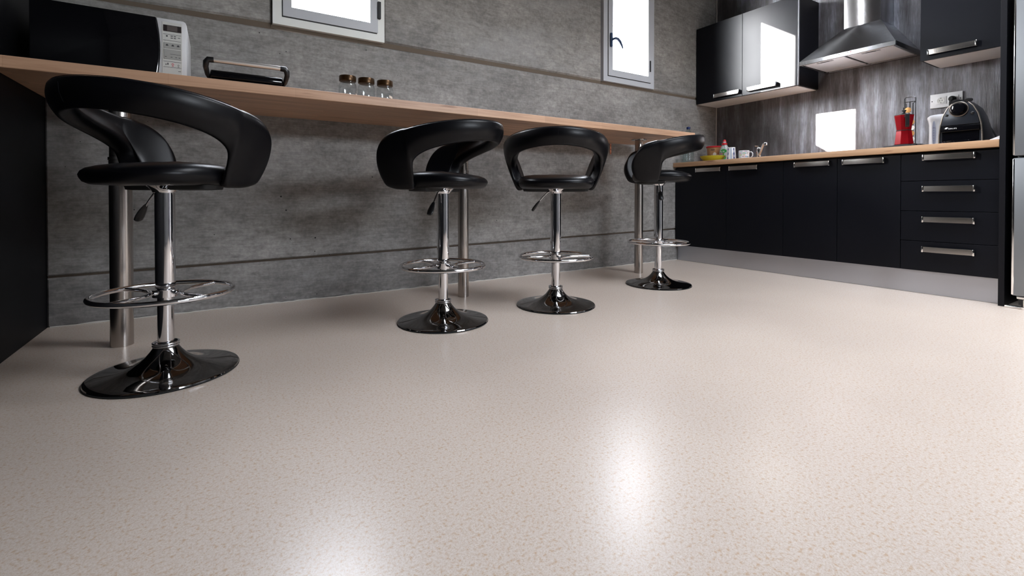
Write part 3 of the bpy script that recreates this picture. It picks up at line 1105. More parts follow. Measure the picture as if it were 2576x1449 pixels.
for y0, y1 in ((HY0 + 0.022, ym - 0.008), (ym + 0.008, HY1 - 0.022)):
    f = boxo('grease_filter', (HX + 0.026, y0, HZ0 + 0.004, w - 0.055, y1, HZ0 + 0.013), 'filter', t, 0.002)
    yc = (y0 + y1) / 2
    boxo('filter_latch', (HX + 0.045, yc - 0.055, HZ0 + 0.0025, HX + 0.070, yc + 0.055, HZ0 + 0.0045), 'edge_band', f, 0.0005)
    boxo('latch_slot', (HX + 0.052, yc - 0.03, HZ0 + 0.0018, HX + 0.063, yc + 0.03, HZ0 + 0.003), 'gasket', f)
bm = bmesh.new()
box(bm, CHX, CHY0, CHZ, w, CHY1, ZC - 0.002, 0.0012, 2)
c = bm_obj('chimney', bm, 'hood_v', t, smooth=40)
text('logo', 'teka', 0.024, 'edge_band', c, (CHX - 0.0012, 1.562, 1.946), FACE_W, 0.0008)
cp = boxo('control_panel', (HX - 0.0016, 1.533, HZ0 + 0.006, HX + 0.001, 1.640, HZ1 - 0.006), 'handle_end', t, 0.0005)
for k in range(5):
    y = 1.632 - 0.018 * k
    boxo('button', (HX - 0.003, y - 0.006, HZ0 + 0.019, HX - 0.001, y + 0.006, HZ0 + 0.0235), 'gasket', cp)
    boxo('symbol', (HX - 0.0021, y - 0.002, HZ0 + 0.010, HX - 0.0014, y + 0.002, HZ0 + 0.013), 'print_dark', cp)
boxo('indicator_light', (HX - 0.003, 1.536, HZ0 + 0.018, HX - 0.001, 1.545, HZ0 + 0.0235), 'print_red', cp)

# ------------------------------------------------------------------ things on the bar counter
Z = CZ1
# microwave
t = thing('microwave', 'white microwave with a curved glossy black door on the left end of the bar counter', 'microwave', (-0.366, 2.5, Z))
X0m, X1m, H0, H1 = -0.246, 0.246, 0.010, 0.275
bm = bmesh.new()
box(bm, X0m, 0.012, H0, X1m, 0.36, H1, 0.010, 3)
bm_obj('case', bm, 'white_plastic', t, smooth=40)
edge = [(0.140 + 0.012 * math.sin(PI * k / 12), H0 + (H1 - H0) * k / 12) for k in range(13)]
door = [(X0m, H0)] + edge + [(X0m, H1)]
prism('door', door, 'Y', -0.016, 0.012, 'gloss_black', t, 0.004, 2)
pan = [(e[0] + 0.0015, e[1]) for e in edge] + [(X1m - 0.012, H1), (X1m - 0.004, H1 - 0.004), (X1m, H1 - 0.013), (X1m, H0)]
cp = prism('control_panel', pan, 'Y', -0.010, 0.012, 'white_plastic', t, 0.002, 2)
boxo('fascia', (0.160, -0.0115, 0.018, 0.230, -0.009, 0.262), 'panel_ivory', cp, 0.0006)
boxo('display', (0.165, -0.0135, 0.222, 0.228, -0.011, 0.249), 'display', cp, 0.0005)
boxo('lcd', (0.178, -0.0142, 0.224, 0.214, -0.013, 0.247), 'lcd', cp)
boxo('key_panel', (0.166, -0.0135, 0.150, 0.227, -0.011, 0.174), 'grey_plastic', cp, 0.0005)
boxo('key_panel', (0.166, -0.0135, 0.104, 0.227, -0.011, 0.145), 'grey_plastic', cp, 0.0005)
bm = bmesh.new()
for z in (0.209, 0.183, 0.093, 0.069):
    boxo('key_line', (0.164, -0.0122, z, 0.227, -0.0112, z + 0.0012), 'print_dark', cp)
for (x, z, w_, h_) in ((0.174, 0.199, 0.006, 0.006), (0.190, 0.202, 0.008, 0.003), (0.201, 0.202, 0.008, 0.003), (0.190, 0.194, 0.008, 0.003), (0.201, 0.194, 0.008, 0.003), (0.215, 0.198, 0.009, 0.002),
                       (0.172, 0.078, 0.003, 0.005), (0.178, 0.079, 0.004, 0.008), (0.216, 0.054, 0.010, 0.002), (0.214, 0.073, 0.006, 0.002)):
    box(bm, x, -0.0122, z, x + w_, -0.0112, z + h_)
for x in (0.173, 0.193, 0.212):
    box(bm, x, -0.0142, 0.160, x + 0.009, -0.0132, 0.164)
    box(bm, x + 0.002, -0.0142, 0.164, x + 0.007, -0.0132, 0.167)
for x in (0.170, 0.190, 0.206, 0.218):
    box(bm, x, -0.0142, 0.112, x + 0.006, -0.0132, 0.114)
box(bm, 0.188, -0.0142, 0.125, 0.226, -0.0134, 0.126)
bm_obj('key_print', bm, 'print_dark', cp)['kind'] = 'stuff'
tube('stop_symbol', [(0.197 + 0.0035 * math.cos(2 * PI * i / 16), -0.0116, 0.083 + 0.0035 * math.sin(2 * PI * i / 16)) for i in range(16)], 0.0009, 'print_red', cp, 5, True)
boxo('stop_print', (0.194, -0.0122, 0.0745, 0.200, -0.0112, 0.0765), 'print_red', cp)
tube('start_symbol', [(0.217 + 0.003 * math.cos(2 * PI * i / 4), -0.0116, 0.081 + 0.003 * math.sin(2 * PI * i / 4)) for i in range(4)], 0.0008, 'print_dark', cp, 5, True)
for x in (-0.21, 0.21):
    for y in (0.04, 0.32):
        lathe('foot', [(0.014, 0.0), (0.015, 0.002), (0.013, 0.011)], 'rubber', t, 16, (x, y, 0))

# contact grill
t = thing('contact_grill', 'black contact grill with a steel bar handle on the counter beside the microwave', 'grill', (0.112, 2.47, Z))
box_pts = [(-0.148, 0.0), (0.148, 0.0)]
bm = bmesh.new()
box(bm, -0.150, 0.0, 0.010, 0.150, 0.26, 0.040, 0.008, 3)
bm_obj('base', bm, 'black_plastic', t, smooth=40)
prof = [(0.0, 0.044), (0.0, 0.072), (0.012, 0.080), (0.06, 0.088), (0.20, 0.092), (0.26, 0.088), (0.27, 0.044)]
bm = bmesh.new()
prism_bm(bm, prof, 'X', -0.146, 0.146)
bmesh.ops.recalc_face_normals(bm, faces=bm.faces[:])
bmesh.ops.bevel(bm, geom=[e for e in bm.edges if e.calc_face_angle(0) > 0.5], offset=0.007, segments=3, profile=0.5, affect='EDGES', clamp_overlap=True)
bm_obj('lid', bm, 'gloss_black', t, smooth=40)
hd = bpy.data.objects.new('handle', None)
COL.objects.link(hd)
hd.parent = t
for sg in (-1, 1):
    tube('handle_arm', [(sg * 0.149, 0.03, 0.048), (sg * 0.156, 0.008, 0.058), (sg * 0.162, -0.016, 0.086), (sg * 0.160, -0.022, 0.104), (sg * 0.152, -0.024, 0.114), (sg * 0.132, -0.024, 0.115)], [0.009, 0.010, 0.0115, 0.013, 0.0135, 0.0125], 'black_plastic', hd, 10)
tube('handle_bar', [(-0.140, -0.024, 0.115), (0.0, -0.024, 0.115), (0.140, -0.024, 0.115)], 0.0115, 'grill_bar', hd, 16)
for x in (-0.12, 0.12):
    for y in (0.03, 0.23):
        lathe('foot', [(0.012, 0.0), (0.013, 0.002), (0.011, 0.011)], 'rubber', t, 16, (x, y, 0))
tube('power_cord', [(0.145, 0.10, 0.006), (0.175, 0.07, 0.014), (0.200, 0.06, 0.016), (0.225, 0.08, 0.008), (0.245, 0.12, 0.0045), (0.26, 0.2, 0.0045), (0.24, 0.30, 0.0045)], 0.0036, 'rubber', t, 8)

# three spice jars
jl = ['empty glass jar with a bronze screw lid, leftmost of three on the bar counter',
      'empty glass jar with a bronze screw lid, middle one of three on the bar counter',
      'empty glass jar with a bronze screw lid, rightmost of three on the bar counter']


def build_jar(label, x, y):
    t = thing('glass_jar', label, 'jar', (x, y, Z), group='glass jars on the bar counter')
    out = [(0.0, 0.0), (0.038, 0.0), (0.0440, 0.004), (0.0455, 0.012), (0.0455, 0.088), (0.0440, 0.099), (0.040, 0.108), (0.0380, 0.113), (0.0380, 0.122)]
    inn = [(r - 0.003, z + 0.003) for r, z in out[::-1] if r > 0.01][1:]
    lathe('body', out + [(0.0352, 0.122)] + inn[:-1] + [(0.0, 0.004)], 'jar_glass', t, 40)
    ld = lathe('lid', [(0.0405, 0.118), (0.0422, 0.119), (0.0428, 0.123), (0.0428, 0.142), (0.0415, 0.1455), (0.0, 0.1465)], 'jar_lid', t, 40)
    return t


j = build_jar(jl[0], 0.574, 2.55)
for lab, x in ((jl[1], 0.671), (jl[2], 0.772)):
    c = j.copy()
    COL.objects.link(c)
    c.location = (x, 2.55, Z)
    c['label'] = lab
    for ch in j.children:
        d = ch.copy()
        COL.objects.link(d)
        d.parent = c
        for g in ch.children:
            e = g.copy()
            COL.objects.link(e)
            e.parent = d
# paper price stickers on the first and third jar
for jar_x, a0, z0, z1, m in ((0.574, -0.75, 0.020, 0.055, 'pale'), (0.772, -1.35, 0.050, 0.062, 'pale')):
    bm = bmesh.new()
    vs = []
    for k in range(6):
        a = a0 + 0.10 * k
        vs.append([bm.verts.new((0.0462 * math.cos(a), 0.0462 * math.sin(a), z)) for z in (z0 - 0.001 * k, z1 - 0.001 * k)])
    for p, q in zip(vs, vs[1:]):
        bm.faces.new((p[0], q[0], q[1], p[1]))
    par = [o for o in SC.objects if o.name.startswith('glass_jar') and abs(o.location.x - jar_x) < 1e-4][0]
    bm_obj('sticker', bm, m, par)

# ------------------------------------------------------------------ things on the kitchen worktop
Z = 0.9097
# water bottle
t = thing('water_bottle', 'clear plastic water bottle with a blue cap at the left end of the oak worktop', 'bottle', (3.74, 2.848, Z))
prof = [(0.0, 0.004), (0.030, 0.0), (0.046, 0.004), (0.050, 0.014)]
for k in range(12):
    z = 0.024 + 0.0155 * k
    prof += [(0.0505, z), (0.0475, z + 0.0075)]
prof += [(0.0505, 0.215), (0.050, 0.235), (0.043, 0.262), (0.030, 0.290), (0.017, 0.308), (0.0145, 0.315), (0.0145, 0.325)]
lathe('body', prof, 'pet', t, 32, smooth=25)
lathe('cap', [(0.0165, 0.318), (0.018, 0.319), (0.018, 0.338), (0.016, 0.340), (0.0, 0.3405)], 'blue_cap', t, 24)
# clear tumbler at the very edge
t = thing('drinking_glass', 'low clear glass dish at the very left end of the worktop beside the water bottle', 'glass', (3.640, 2.872, Z))
out = [(0.0, 0.0), (0.022, 0.0), (0.027, 0.004), (0.031, 0.020), (0.033, 0.036)]
lathe('body', out + [(0.0305, 0.036), (0.0285, 0.020), (0.024, 0.007), (0.0, 0.005)], 'jar_glass', t, 32)
# yellow bowl
t = thing('bowl', 'shallow yellow plastic bowl on the worktop in front of the red-lidded tub', 'bowl', (3.775, 2.615, Z))
out = [(0.0, 0.0), (0.062, 0.0), (0.070, 0.002), (0.092, 0.026), (0.107, 0.047), (0.1085, 0.050)]
lathe('body', out + [(0.1055, 0.0505), (0.089, 0.028), (0.067, 0.006), (0.0, 0.004)], 'yellow', t, 48)
# tub
t = thing('food_tub', 'tan plastic food tub with a red lid behind the yellow bowl', 'tub', (3.990, 2.748, Z))
o = lathe('body', [(0.0, 0.0), (0.052, 0.0), (0.055, 0.004), (0.0655, 0.146), (0.066, 0.150)], 'tan', t, 40)
lathe('lid', [(0.066, 0.148), (0.0715, 0.1485), (0.0720, 0.160), (0.070, 0.1625), (0.0, 0.1615)], 'red_lid', t, 40)
for a0, a1, z0, z1, m in ((3.55, 4.05, 0.03, 0.09, 'pale'), (4.15, 4.45, 0.02, 0.07, 'pale'), (3.30, 3.5, 0.02, 0.07, 'pale')):
    bm = bmesh.new()
    vs = []
    for k in range(7):
        a = a0 + (a1 - a0) * k / 6
        sl = 0.012 * math.sin(PI * k / 6)
        vs.append([bm.verts.new((rz * math.cos(a), rz * math.sin(a), z)) for z, rz in ((z0, 0.0565 + 0.0735 * z0), (z1 + sl, 0.0565 + 0.0735 * (z1 + sl)))])
    for p, q in zip(vs, vs[1:]):
        bm.faces.new((p[0], q[0], q[1], p[1]))
    bm_obj('label_patch', bm, m, o)
text('price_mark', '300', 0.026, 'print_dark', o, (-0.0615, -0.025, 0.125), (PI / 2 - 0.05, 0, -PI / 2 + 0.4), 0.0004)
# washing-up liquid bottle
t = thing('dish_soap', 'grey washing-up liquid bottle with a red cap and green label between tub and tumbler', 'bottle', (3.935, 2.605, Z), math.radians(20))
t.scale = (1.12, 1.12, 0.93)
lathe('body', [(0.0, 0.0), (0.034, 0.0), (0.039, 0.004), (0.041, 0.03), (0.041, 0.09), (0.037, 0.125), (0.027, 0.155), (0.0205, 0.170), (0.018, 0.176)], 'soap', t, 32, sx=0.72, sy=1.0)
c = lathe('cap', [(0.0195, 0.172), (0.021, 0.173), (0.020, 0.188), (0.0125, 0.194)], 'red_lid', t, 24)
lathe('collar', [(0.0125, 0.192), (0.0135, 0.193), (0.0125, 0.204), (0.010, 0.206)], 'white_plastic', c, 24)
lathe('nozzle', [(0.0135, 0.203), (0.0145, 0.205), (0.0095, 0.219), (0.008, 0.224), (0.0, 0.2245)], 'red_lid', c, 24)
bm = bmesh.new()
bm2 = bmesh.new()
for bmx, r, dx in ((bm, (0.034, 0.052), 0.0),):
    vs = []
    for k in range(25):
        a = 2 * PI * k / 24
        y, z = 0.034 * math.cos(a), 0.080 + 0.050 * math.sin(a)
        x = -0.72 * math.sqrt(max(0.0, 0.0418 ** 2 - y * y)) - 0.0004
        vs.append((x, y, z))
    cv = bmx.verts.new((-0.72 * 0.0418 - 0.0006, 0, 0.08))
    vv = [bmx.verts.new(p) for p in vs[:-1]]
    for i in range(24):
        bmx.faces.new((cv, vv[i], vv[(i + 1) % 24]))
lab = bm_obj('label_patch', bm, 'print_green', t)
bm2.free()
text('brand_text', 'FAIRY', 0.0165, 'print_red', lab, (-0.0318, 0.016, 0.083), FACE_W, 0.0006)
text('emblem_text', 'ACE', 0.019, 'print_white', lab, (-0.0318, 0.010, 0.105), FACE_W, 0.0006)
# tapered tumbler
t = thing('tumbler', 'white tapered tumbler with navy stripes between the soap bottle and the patterned mug', 'cup', (3.800, 2.452, Z))
out = [(0.0, 0.0), (0.040, 0.0), (0.0425, 0.003), (0.034, 0.112), (0.034, 0.116)]
o = lathe('body', out + [(0.0315, 0.116), (0.037, 0.006), (0.0, 0.005)], 'ceramic', t, 36)
for a0, w_ in ((3.02, 0.30), (4.32, 0.34), (3.68, 0.10)):
    bm = bmesh.new()
    vs = []
    for k in range(9):
        z = 0.008 + (0.108 - 0.008) * k / 8
        r = 0.0425 + (0.034 - 0.0425) * (z - 0.003) / 0.109 + 0.0004
        ww = w_ * (0.6 + 0.4 * math.sin(k * 1.9)) if w_ > 0.2 else w_
        vs.append([bm.verts.new((r * math.cos(a), r * math.sin(a), z)) for a in (a0 - ww / 2, a0, a0 + ww / 2)])
    for p, q in zip(vs, vs[1:]):
        for i in range(2):
            bm.faces.new((p[i], p[i + 1], q[i + 1], q[i]))
    bm_obj('stripe', bm, 'print_navy' if w_ > 0.2 else 'print_blue', o)
# patterned mug
t = thing('mug', 'white mug with a colourful pattern and handle beside the tap', 'mug', (3.785, 2.325, Z))
out = [(0.0, 0.0), (0.037, 0.0), (0.0415, 0.004), (0.0420, 0.074), (0.0415, 0.077)]
o = lathe('body', out + [(0.0385, 0.0765), (0.038, 0.008), (0.0, 0.006)], 'ceramic', t, 36)
tube('handle', [(0.012, -0.039, 0.062), (0.012, -0.058, 0.064), (0.012, -0.070, 0.052), (0.012, -0.070, 0.032), (0.012, -0.060, 0.018), (0.012, -0.039, 0.014)], 0.0042, 'ceramic', t, 8)
rnd = random.Random(3)
cols = ['print_red', 'print_blue', 'print_orange', 'print_navy', 'print_green']
bms = {c: bmesh.new() for c in cols}
for row in range(5):
    for k in range(15):
        a = 2.35 + k * 0.16 + (0.08 if row % 2 else 0)
        z = 0.010 + row * 0.0145
        c = rnd.choice(cols)
        s = rnd.uniform(0.0025, 0.0048)
        r = 0.0424
        n = rnd.choice((3, 4, 6))
        rot = rnd.uniform(0, 6)
        vs = [bms[c].verts.new((r * math.cos(a + s * math.cos(rot + 2 * PI * i / n) / r), r * math.sin(a + s * math.cos(rot + 2 * PI * i / n) / r), z + s * math.sin(rot + 2 * PI * i / n))) for i in range(n)]
        bms[c].faces.new(vs)
for c in cols:
    bm_obj('pattern_print', bms[c], c, o)
# tap
t = thing('tap', 'small chrome mixer tap standing on the worktop beside the patterned mug', 'tap', (3.95, 2.292, Z))
lathe('body', [(0.026, 0.0), (0.026, 0.004), (0.021, 0.008), (0.019, 0.05), (0.021, 0.056), (0.021, 0.098), (0.017, 0.108), (0.0, 0.110)], 'chrome', t, 24)
tube('spout', [(0.0, 0.0, 0.035), (-0.010, -0.016, 0.056), (-0.020, -0.036, 0.096), (-0.026, -0.052, 0.128), (-0.030, -0.064, 0.138), (-0.034, -0.078, 0.138)], [0.010, 0.011, 0.011, 0.011, 0.011, 0.011], 'chrome', t, 12)
lathe('aerator', [(0.0125, -0.016), (0.0135, -0.014), (0.0135, 0.006), (0.011, 0.010)], 'chrome', t, 16, (-0.034, -0.078, 0.134))
tube('lever', [(0.0, 0.0, 0.106), (0.002, 0.002, 0.117), (-0.010, 0.012, 0.122), (-0.022, 0.024, 0.123)], [0.010, 0.010, 0.008, 0.005], 'chrome', t, 10, flat=0.6)
lathe('hot_mark', [(0.003, -0.0008), (0.003, 0.0008)], 'print_red', t, 10, (-0.0203, 0.005, 0.066), (0, PI / 2, 0))

# portable hotplate and moka pot
t = thing('hotplate', 'low black portable hotplate on the worktop under the red moka pot', 'hotplate', (3.855, 1.233, Z))
HP = 0.028
bm = bmesh.new()
box(bm, -0.10, -0.098, 0.006, 0.10, 0.098, HP - 0.006, 0.004, 2)
bm_obj('case', bm, 'hob', t, smooth=40)
lathe('plate', [(0.078, HP - 0.007), (0.080, HP - 0.005), (0.080, HP - 0.001), (0.077, HP), (0.0, HP)], 'hob', t, 40)
for x in (-0.08, 0.08):
    for y in (-0.08, 0.08):
        lathe('foot', [(0.010, 0.0), (0.010, 0.007)], 'rubber', t, 12, (x, y, 0))
lathe('knob', [(0.013, 0.0), (0.013, 0.004), (0.010, 0.010), (0.0, 0.0105)], 'black_plastic', t, 20, (-0.1, -0.07, 0.014), (0, -PI / 2, 0))

mz = Z + HP + 0.0005
t = thing('moka_pot', 'red faceted stovetop moka pot with a black handle standing on the hotplate', 'moka pot', (3.840, 1.247, mz), math.radians(22))


def facet(name, prof, m, parent, n=8):
    bm = bmesh.new()
    lathe_bm(bm, prof, n)
    return bm_obj(name, bm, m, parent, rot=(0, 0, PI / n))


facet('boiler', [(0.050, 0.0), (0.0525, 0.003), (0.0425, 0.088), (0.0425, 0.092)], 'moka_red', t)
lathe('waist_ring', [(0.0385, 0.090), (0.0405, 0.091), (0.0405, 0.095), (0.0385, 0.096)], 'gasket', t, 32)
up_ = facet('jug', [(0.0400, 0.096), (0.0405, 0.100), (0.0540, 0.190), (0.0540, 0.193)], 'moka_red', t)
facet('lid', [(0.0545, 0.1935), (0.0550, 0.196), (0.030, 0.206), (0.010, 0.210), (0.0, 0.210)], 'handle_end', t)
lathe('lid_knob', [(0.006, 0.208), (0.007, 0.216), (0.013, 0.226), (0.0125, 0.230), (0.0, 0.231)], 'black_plastic', t, 16)
ang = math.radians(189)
ca, sa = math.cos(ang), math.sin(ang)
bm = bmesh.new()
hp = [(0.045, 0.185), (0.066, 0.200), (0.082, 0.200), (0.086, 0.192), (0.084, 0.120), (0.079, 0.108), (0.069, 0.110), (0.070, 0.176), (0.048, 0.170)]
prism_bm(bm, hp, 'Y', -0.010, 0.010)
bmesh.ops.rotate(bm, verts=bm.verts[:], cent=(0, 0, 0), matrix=Matrix.Rotation(ang, 3, 'Z'))
bmesh.ops.recalc_face_normals(bm, faces=bm.faces[:])
bmesh.ops.bevel(bm, geom=bm.edges[:], offset=0.003, segments=2, profile=0.5, affect='EDGES', clamp_overlap=True)
bm_obj('handle', bm, 'black_plastic', t, smooth=40)
bm = bmesh.new()
prism_bm(bm, [(-0.014, 0.193), (0.014, 0.193), (0.0, 0.150)], 'X', 0.046, 0.058)
bm_obj('spout', bm, 'moka_red', t)

# coffee capsule rack
t = thing('capsule_rack', 'tall chrome wire rack of coffee capsules behind the red moka pot', 'rack', (4.020, 1.271, Z))
bm = bmesh.new()
lathe_bm(bm, [(0.048, 0.0), (0.050, 0.002), (0.050, 0.006), (0.0, 0.008)], 32)
bm_obj('foot_disc', bm, 'wire', t, smooth=40)
wr_ = 0.0026
yh = 0.030
fr_ = [(0.0, yh, 0.006), (0.0, yh, 0.362), (0.0, yh - 0.006, 0.369), (0.0, -yh + 0.006, 0.369), (0.0, -yh, 0.362), (0.0, -yh, 0.006)]
tube('wire_frame', fr_, wr_, 'wire', t, 6)
tube('wire_loop', [(-0.012, yh * 0.62, 0.006), (-0.012, yh * 0.62, 0.322), (-0.010, yh, 0.332), (-0.006, yh, 0.336), (-0.006, -yh, 0.336), (-0.010, -yh, 0.332), (-0.012, -yh * 0.62, 0.322), (-0.012, -yh * 0.62, 0.006)], wr_, 'wire', t, 6)
tube('wire_post', [(-0.006, 0.0, 0.006), (-0.006, 0.0, 0.336)], wr_, 'wire', t, 6)
tube('wire_post', [(0.014, yh + 0.012, 0.006), (0.014, yh + 0.012, 0.305)], wr_, 'wire', t, 6)


def capsule(label, loc, rot, m):
    o = lathe('coffee_capsule', [(0.0, 0.0), (0.009, 0.001), (0.0115, 0.004), (0.0145, 0.022), (0.0185, 0.0235), (0.0185, 0.025), (0.0, 0.0262)], m, None, 20, loc, rot)
    return tag(o, label, 'capsule', 'coffee capsules in the wire rack')


capsule('gold coffee capsule at the top of the wire rack, just above the moka pot', (4.005, 1.271, Z + 0.276), (0, -PI / 2, 0), 'pod')
low = ['lowest', 'second lowest', 'third from the bottom of the coffee capsules', 'fourth from the bottom of the coffee capsules', 'fifth from the bottom of the coffee capsules']
for k in range(5):
    lb = low[k] + (' of the coffee capsules' if k < 2 else '') + ' in the wire rack, beside the moka pot'
    capsule(lb, (4.003, 1.252, Z + 0.034 + 0.038 * k), (0, -PI / 2 + 0.2, 0), 'pod_white' if k % 2 else 'pod')
capsule('pale coffee capsule directly under the gold one at the top of the rack', (4.005, 1.268, Z + 0.238), (0, -PI / 2 + 0.15, 0), 'pod_white')

# kettle
t = thing('kettle', 'white plastic electric kettle with a grey level window behind the coffee machine', 'kettle', (4.130, 1.134, Z))
lathe('base', [(0.070, 0.0), (0.073, 0.003), (0.072, 0.016), (0.066, 0.020)], 'white_plastic', t, 40)
lathe('body', [(0.062, 0.0205), (0.066, 0.024), (0.0665, 0.06), (0.0655, 0.12), (0.066, 0.17), (0.071, 0.20), (0.0755, 0.215), (0.074, 0.224), (0.062, 0.235), (0.0, 0.242)], 'white_plastic', t, 48)
bm = bmesh.new()
vs = []
for k in range(17):
    u = -1 + 2 * k / 16
    z = 0.108 + 0.088 * u
    hw = 0.012 * math.sqrt(max(0, 1 - u * u))
    r = 0.0672 + (0.0015 if z > 0.15 else 0) + 0.0012
    ang0 = math.radians(160)
    vs.append([bm.verts.new(((r) * math.cos(ang0 + s * hw / r), r * math.sin(ang0 + s * hw / r), z)) for s in (-1, 0, 1)])
for p, q in zip(vs, vs[1:]):
    for i in range(2):
        bm.faces.new((p[i], p[i + 1], q[i + 1], q[i]))
kw = bm_obj('level_window', bm, 'kettle_window', t)
bm = bmesh.new()
for k in range(6):
    z = 0.06 + 0.018 * k
    r = 0.0698
    a = math.radians(160)
    box(bm, r * math.cos(a) - 0.001, r * math.sin(a) - 0.003, z, r * math.cos(a) + 0.001, r * math.sin(a) + 0.003, z + 0.0012)
bm_obj('level_marks', bm, 'print_dark', kw)
tube('handle', [(0.055, -0.05, 0.205), (0.075, -0.075, 0.205), (0.080, -0.085, 0.16), (0.075, -0.08, 0.09), (0.045, -0.045, 0.06)], 0.010, 'white_plastic', t, 10)

# coffee machine
t = thing('coffee_machine', 'dark capsule coffee machine with champagne arched trims under the right wall cabinet', 'coffee machine', (3.80, 0.962, Z))
HW = 0.094


def arch(k, hw=HW, top=0.262):
    """half width of the arched front at height z"""
    return [(-hw * 1.06, 0.0), (-hw * 1.05, 0.06), (-hw * 1.00, 0.12), (-hw * 0.86, 0.18), (-hw * 0.62, 0.228), (-hw * 0.38, 0.252), (-hw * 0.2, top), (hw * 0.2, top), (hw * 0.38, 0.252), (hw * 0.62, 0.228), (hw * 0.86, 0.18), (hw * 1.00, 0.12), (hw * 1.05, 0.06), (hw * 1.06, 0.0)]


bm = bmesh.new()
secs = []
for (x, s, lift) in ((0.012, 0.97, 0.0), (0.03, 1.0, 0.004), (0.12, 1.0, 0.008), (0.20, 0.96, 0.0), (0.27, 0.88, -0.035), (0.30, 0.80, -0.07)):
    ring = []
    for (y, z) in arch(0):
        zz = z + (lift if z > 0.2 else lift * z / 0.2)
        ring.append(bm.verts.new((x, y * s, max(0.0, zz) + 0.002)))
    secs.append(ring)
n = len(secs[0])
for a, b in zip(secs, secs[1:]):
    for i in range(n):
        bm.faces.new((a[i], a[(i + 1) % n], b[(i + 1) % n], b[i]))
bm.faces.new(secs[0][::-1])
bm.faces.new(secs[-1])
bm_obj('body', bm, 'krups_grey', t, smooth=45)
ar = arch(0, HW * 0.93, 0.252)
fr_poly = [(y, z + 0.002) for y, z in ar if True]
front = [(y, max(z, 0.118)) for y, z in fr_poly if z >= 0.11]
prism('front_cover', front, 'X', 0.0, 0.014, 'krups_grey', t, 0.003, 2)
for sg in (-1, 1):
    pts = [(0.008, sg * abs(y), z + 0.002) for y, z in arch(0, HW * 0.985) if y < 0]
    tube('side_trim', pts, [0.0045] * len(pts), 'krups_trim', t, 8)
k = lathe('brew_head', [(0.037, 0.0), (0.041, 0.002), (0.041, 0.012), (0.036, 0.026), (0.030, 0.034), (0.0, 0.040)], 'gloss_black', t, 32, (0.006, 0.004, 0.216), (0, -PI / 2, 0))
tube('head_ring', [(-0.004, 0.004 + 0.0425 * math.cos(2 * PI * i / 40), 0.216 + 0.0425 * math.sin(2 * PI * i / 40)) for i in range(40)], 0.0036, 'krups_trim', t, 8, True)
bm = bmesh.new()
tube_bm(bm, [(-0.004, -0.03, 0.262), (0.03, -0.028, 0.272), (0.10, -0.026, 0.280), (0.10, 0.026, 0.280), (0.03, 0.028, 0.272), (-0.004, 0.03, 0.262)], 0.010, 10)
bm_obj('lever_bow', bm, 'black_plastic', t, smooth=50)
for y in (-0.056, 0.060):
    b = lathe('button', [(0.0085, 0.0), (0.0085, 0.003), (0.006, 0.0045), (0.0, 0.0045)], 'black_plastic', t, 20, (0.0, y, 0.186), (0, -PI / 2, 0))
bd = boxo('brand_band', (-0.006, -HW * 0.94, 0.082, 0.014, HW * 0.94, 0.116), 'gloss_black', t, 0.003, 2)
text('brand_text', 'KRUPS', 0.0105, 'print_white', bd, (-0.0066, 0.030, 0.101), FACE_W, 0.0004, sx=1.25)
boxo('cup_bay', (0.004, -HW * 0.88, 0.024, 0.014, HW * 0.88, 0.081), 'gloss_black', t, 0.002)
lathe('drip_tray', [(0.076, 0.0), (0.078, 0.002), (0.078, 0.020), (0.074, 0.023), (0.0, 0.023)], 'gloss_black', t, 40, (-0.01, 0, 0), sx=0.72)
# its cable, up to the socket plug
cord = [(4.09, 0.995, 1.129), (4.12, 0.975, 1.134), (4.12, 0.949, 1.133), (4.12, 0.929, 1.132), (4.12, 0.923, 1.114), (4.12, 0.921, 1.088), (4.12, 0.912, 1.062), (4.12, 0.890, 1.014), (4.12, 0.867, 0.964), (4.10, 0.82, Z + 0.010), (4.04, 0.80, Z + 0.006), (3.95, 0.79, Z + 0.006)]
cd = tube('power_cord', [(x - 3.80, y - 0.962, z - Z) for x, y, z in cord], 0.0042, 'rubber', t, 8)

# socket outlet and plug
t = thing('wall_socket', 'white double wall socket on the brushed grey wall above the coffee machine', 'socket', (XR, 1.146, 1.262))
boxo('plate', (-0.010, -0.085, -0.048, -0.0005, 0.085, 0.048), 'white_plastic', t, 0.002, 2)
for y in (0.026, -0.036):
    s = boxo('socket_insert', (-0.0135, y - 0.029, -0.026, -0.009, y + 0.026, 0.026), 'white_plastic', t, 0.0015, 2)
    lathe('socket_well', [(0.0205, 0.0), (0.0205, 0.0012), (0.0175, 0.0006), (0.0, 0.0005)], 'panel_ivory', s, 28, (-0.0135, y, 0), (0, -PI / 2, 0))
    for dy, dz in ((0.0065, 0.0), (-0.0065, 0.0), (0.0, 0.016), (0.0, -0.016)):
        lathe('contact_hole', [(0.0024, 0.0), (0.0024, 0.0018)], 'gasket', s, 10, (-0.0135, y + dy, dz), (0, -PI / 2, 0))
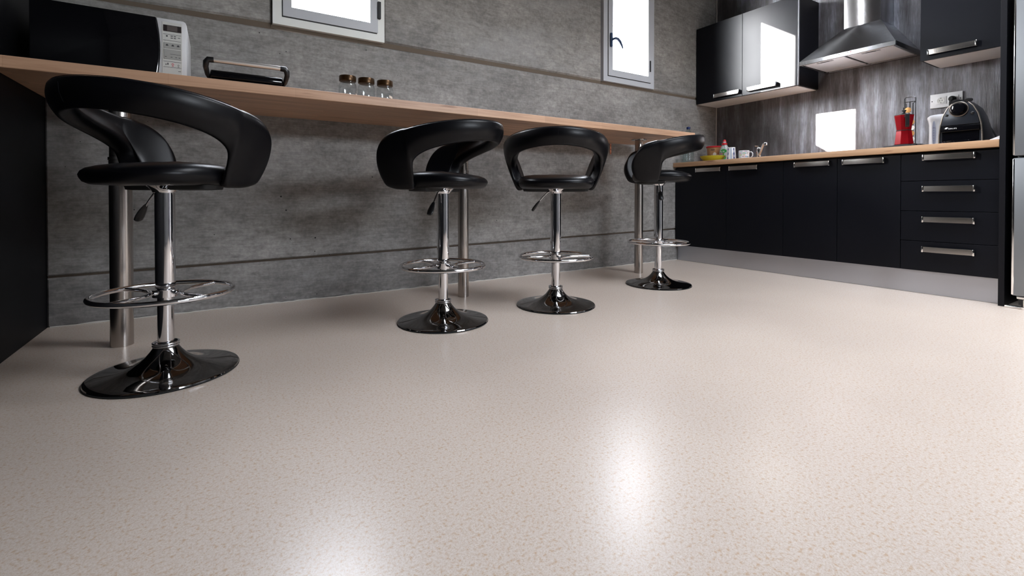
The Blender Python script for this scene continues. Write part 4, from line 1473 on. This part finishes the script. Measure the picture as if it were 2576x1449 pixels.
for y in (0.074, -0.074):
    lathe('screw', [(0.0035, 0.0), (0.0035, 0.0012)], 'gasket', t, 12, (-0.010, y, 0), (0, -PI / 2, 0))
t = thing('power_plug', 'black power plug in the right half of the white wall socket', 'plug', (XR - 0.0155, 1.110, 1.262))
lathe('body', [(0.0195, 0.0), (0.020, 0.003), (0.019, 0.018), (0.015, 0.030), (0.009, 0.036), (0.0, 0.037)], 'rubber', t, 24, rot=(0, -PI / 2, 0))
tube('cord', [(-0.020, 0.0, -0.005), (-0.026, 0.004, -0.022), (-0.026, 0.008, -0.06), (-0.018, 0.005, -0.12), (-0.012, 0.0, -0.20), (-0.012, -0.005, -0.28), (-0.013, -0.010, -0.345)], [0.010, 0.009, 0.005, 0.0042, 0.0042, 0.0042, 0.0042], 'rubber', t, 8)

# folded white cloth in the corner by the tall panel
bm = bmesh.new()
NX, NY = 12, 8
gr = []
for i in range(NX + 1):
    row = []
    for k in range(NY + 1):
        u, v = i / NX, k / NY
        x = 3.625 + 0.13 * u
        y = 0.752 + 0.040 * v
        hgt = 0.022 * (1 - v) ** 1.4 * (0.75 + 0.25 * math.sin(5 * u + 2 * v)) + 0.004
        row.append((x, y, hgt))
    gr.append(row)
top = [[bm.verts.new((x, y, Z + hh)) for x, y, hh in r] for r in gr]
bot = [[bm.verts.new((x, y, Z)) for x, y, hh in r] for r in gr]
for i in range(NX):
    for k in range(NY):
        bm.faces.new((top[i][k], top[i + 1][k], top[i + 1][k + 1], top[i][k + 1]))
        bm.faces.new((bot[i][k], bot[i][k + 1], bot[i + 1][k + 1], bot[i + 1][k]))
for i in range(NX):
    bm.faces.new((top[i][0], bot[i][0], bot[i + 1][0], top[i + 1][0]))
    bm.faces.new((top[i][NY], top[i + 1][NY], bot[i + 1][NY], bot[i][NY]))
for k in range(NY):
    bm.faces.new((top[0][k], top[0][k + 1], bot[0][k + 1], bot[0][k]))
    bm.faces.new((top[NX][k], bot[NX][k], bot[NX][k + 1], top[NX][k + 1]))
tag(bm_obj('cloth', bm, 'cloth', smooth=50), 'folded white cloth in the worktop corner against the tall black panel', 'cloth')
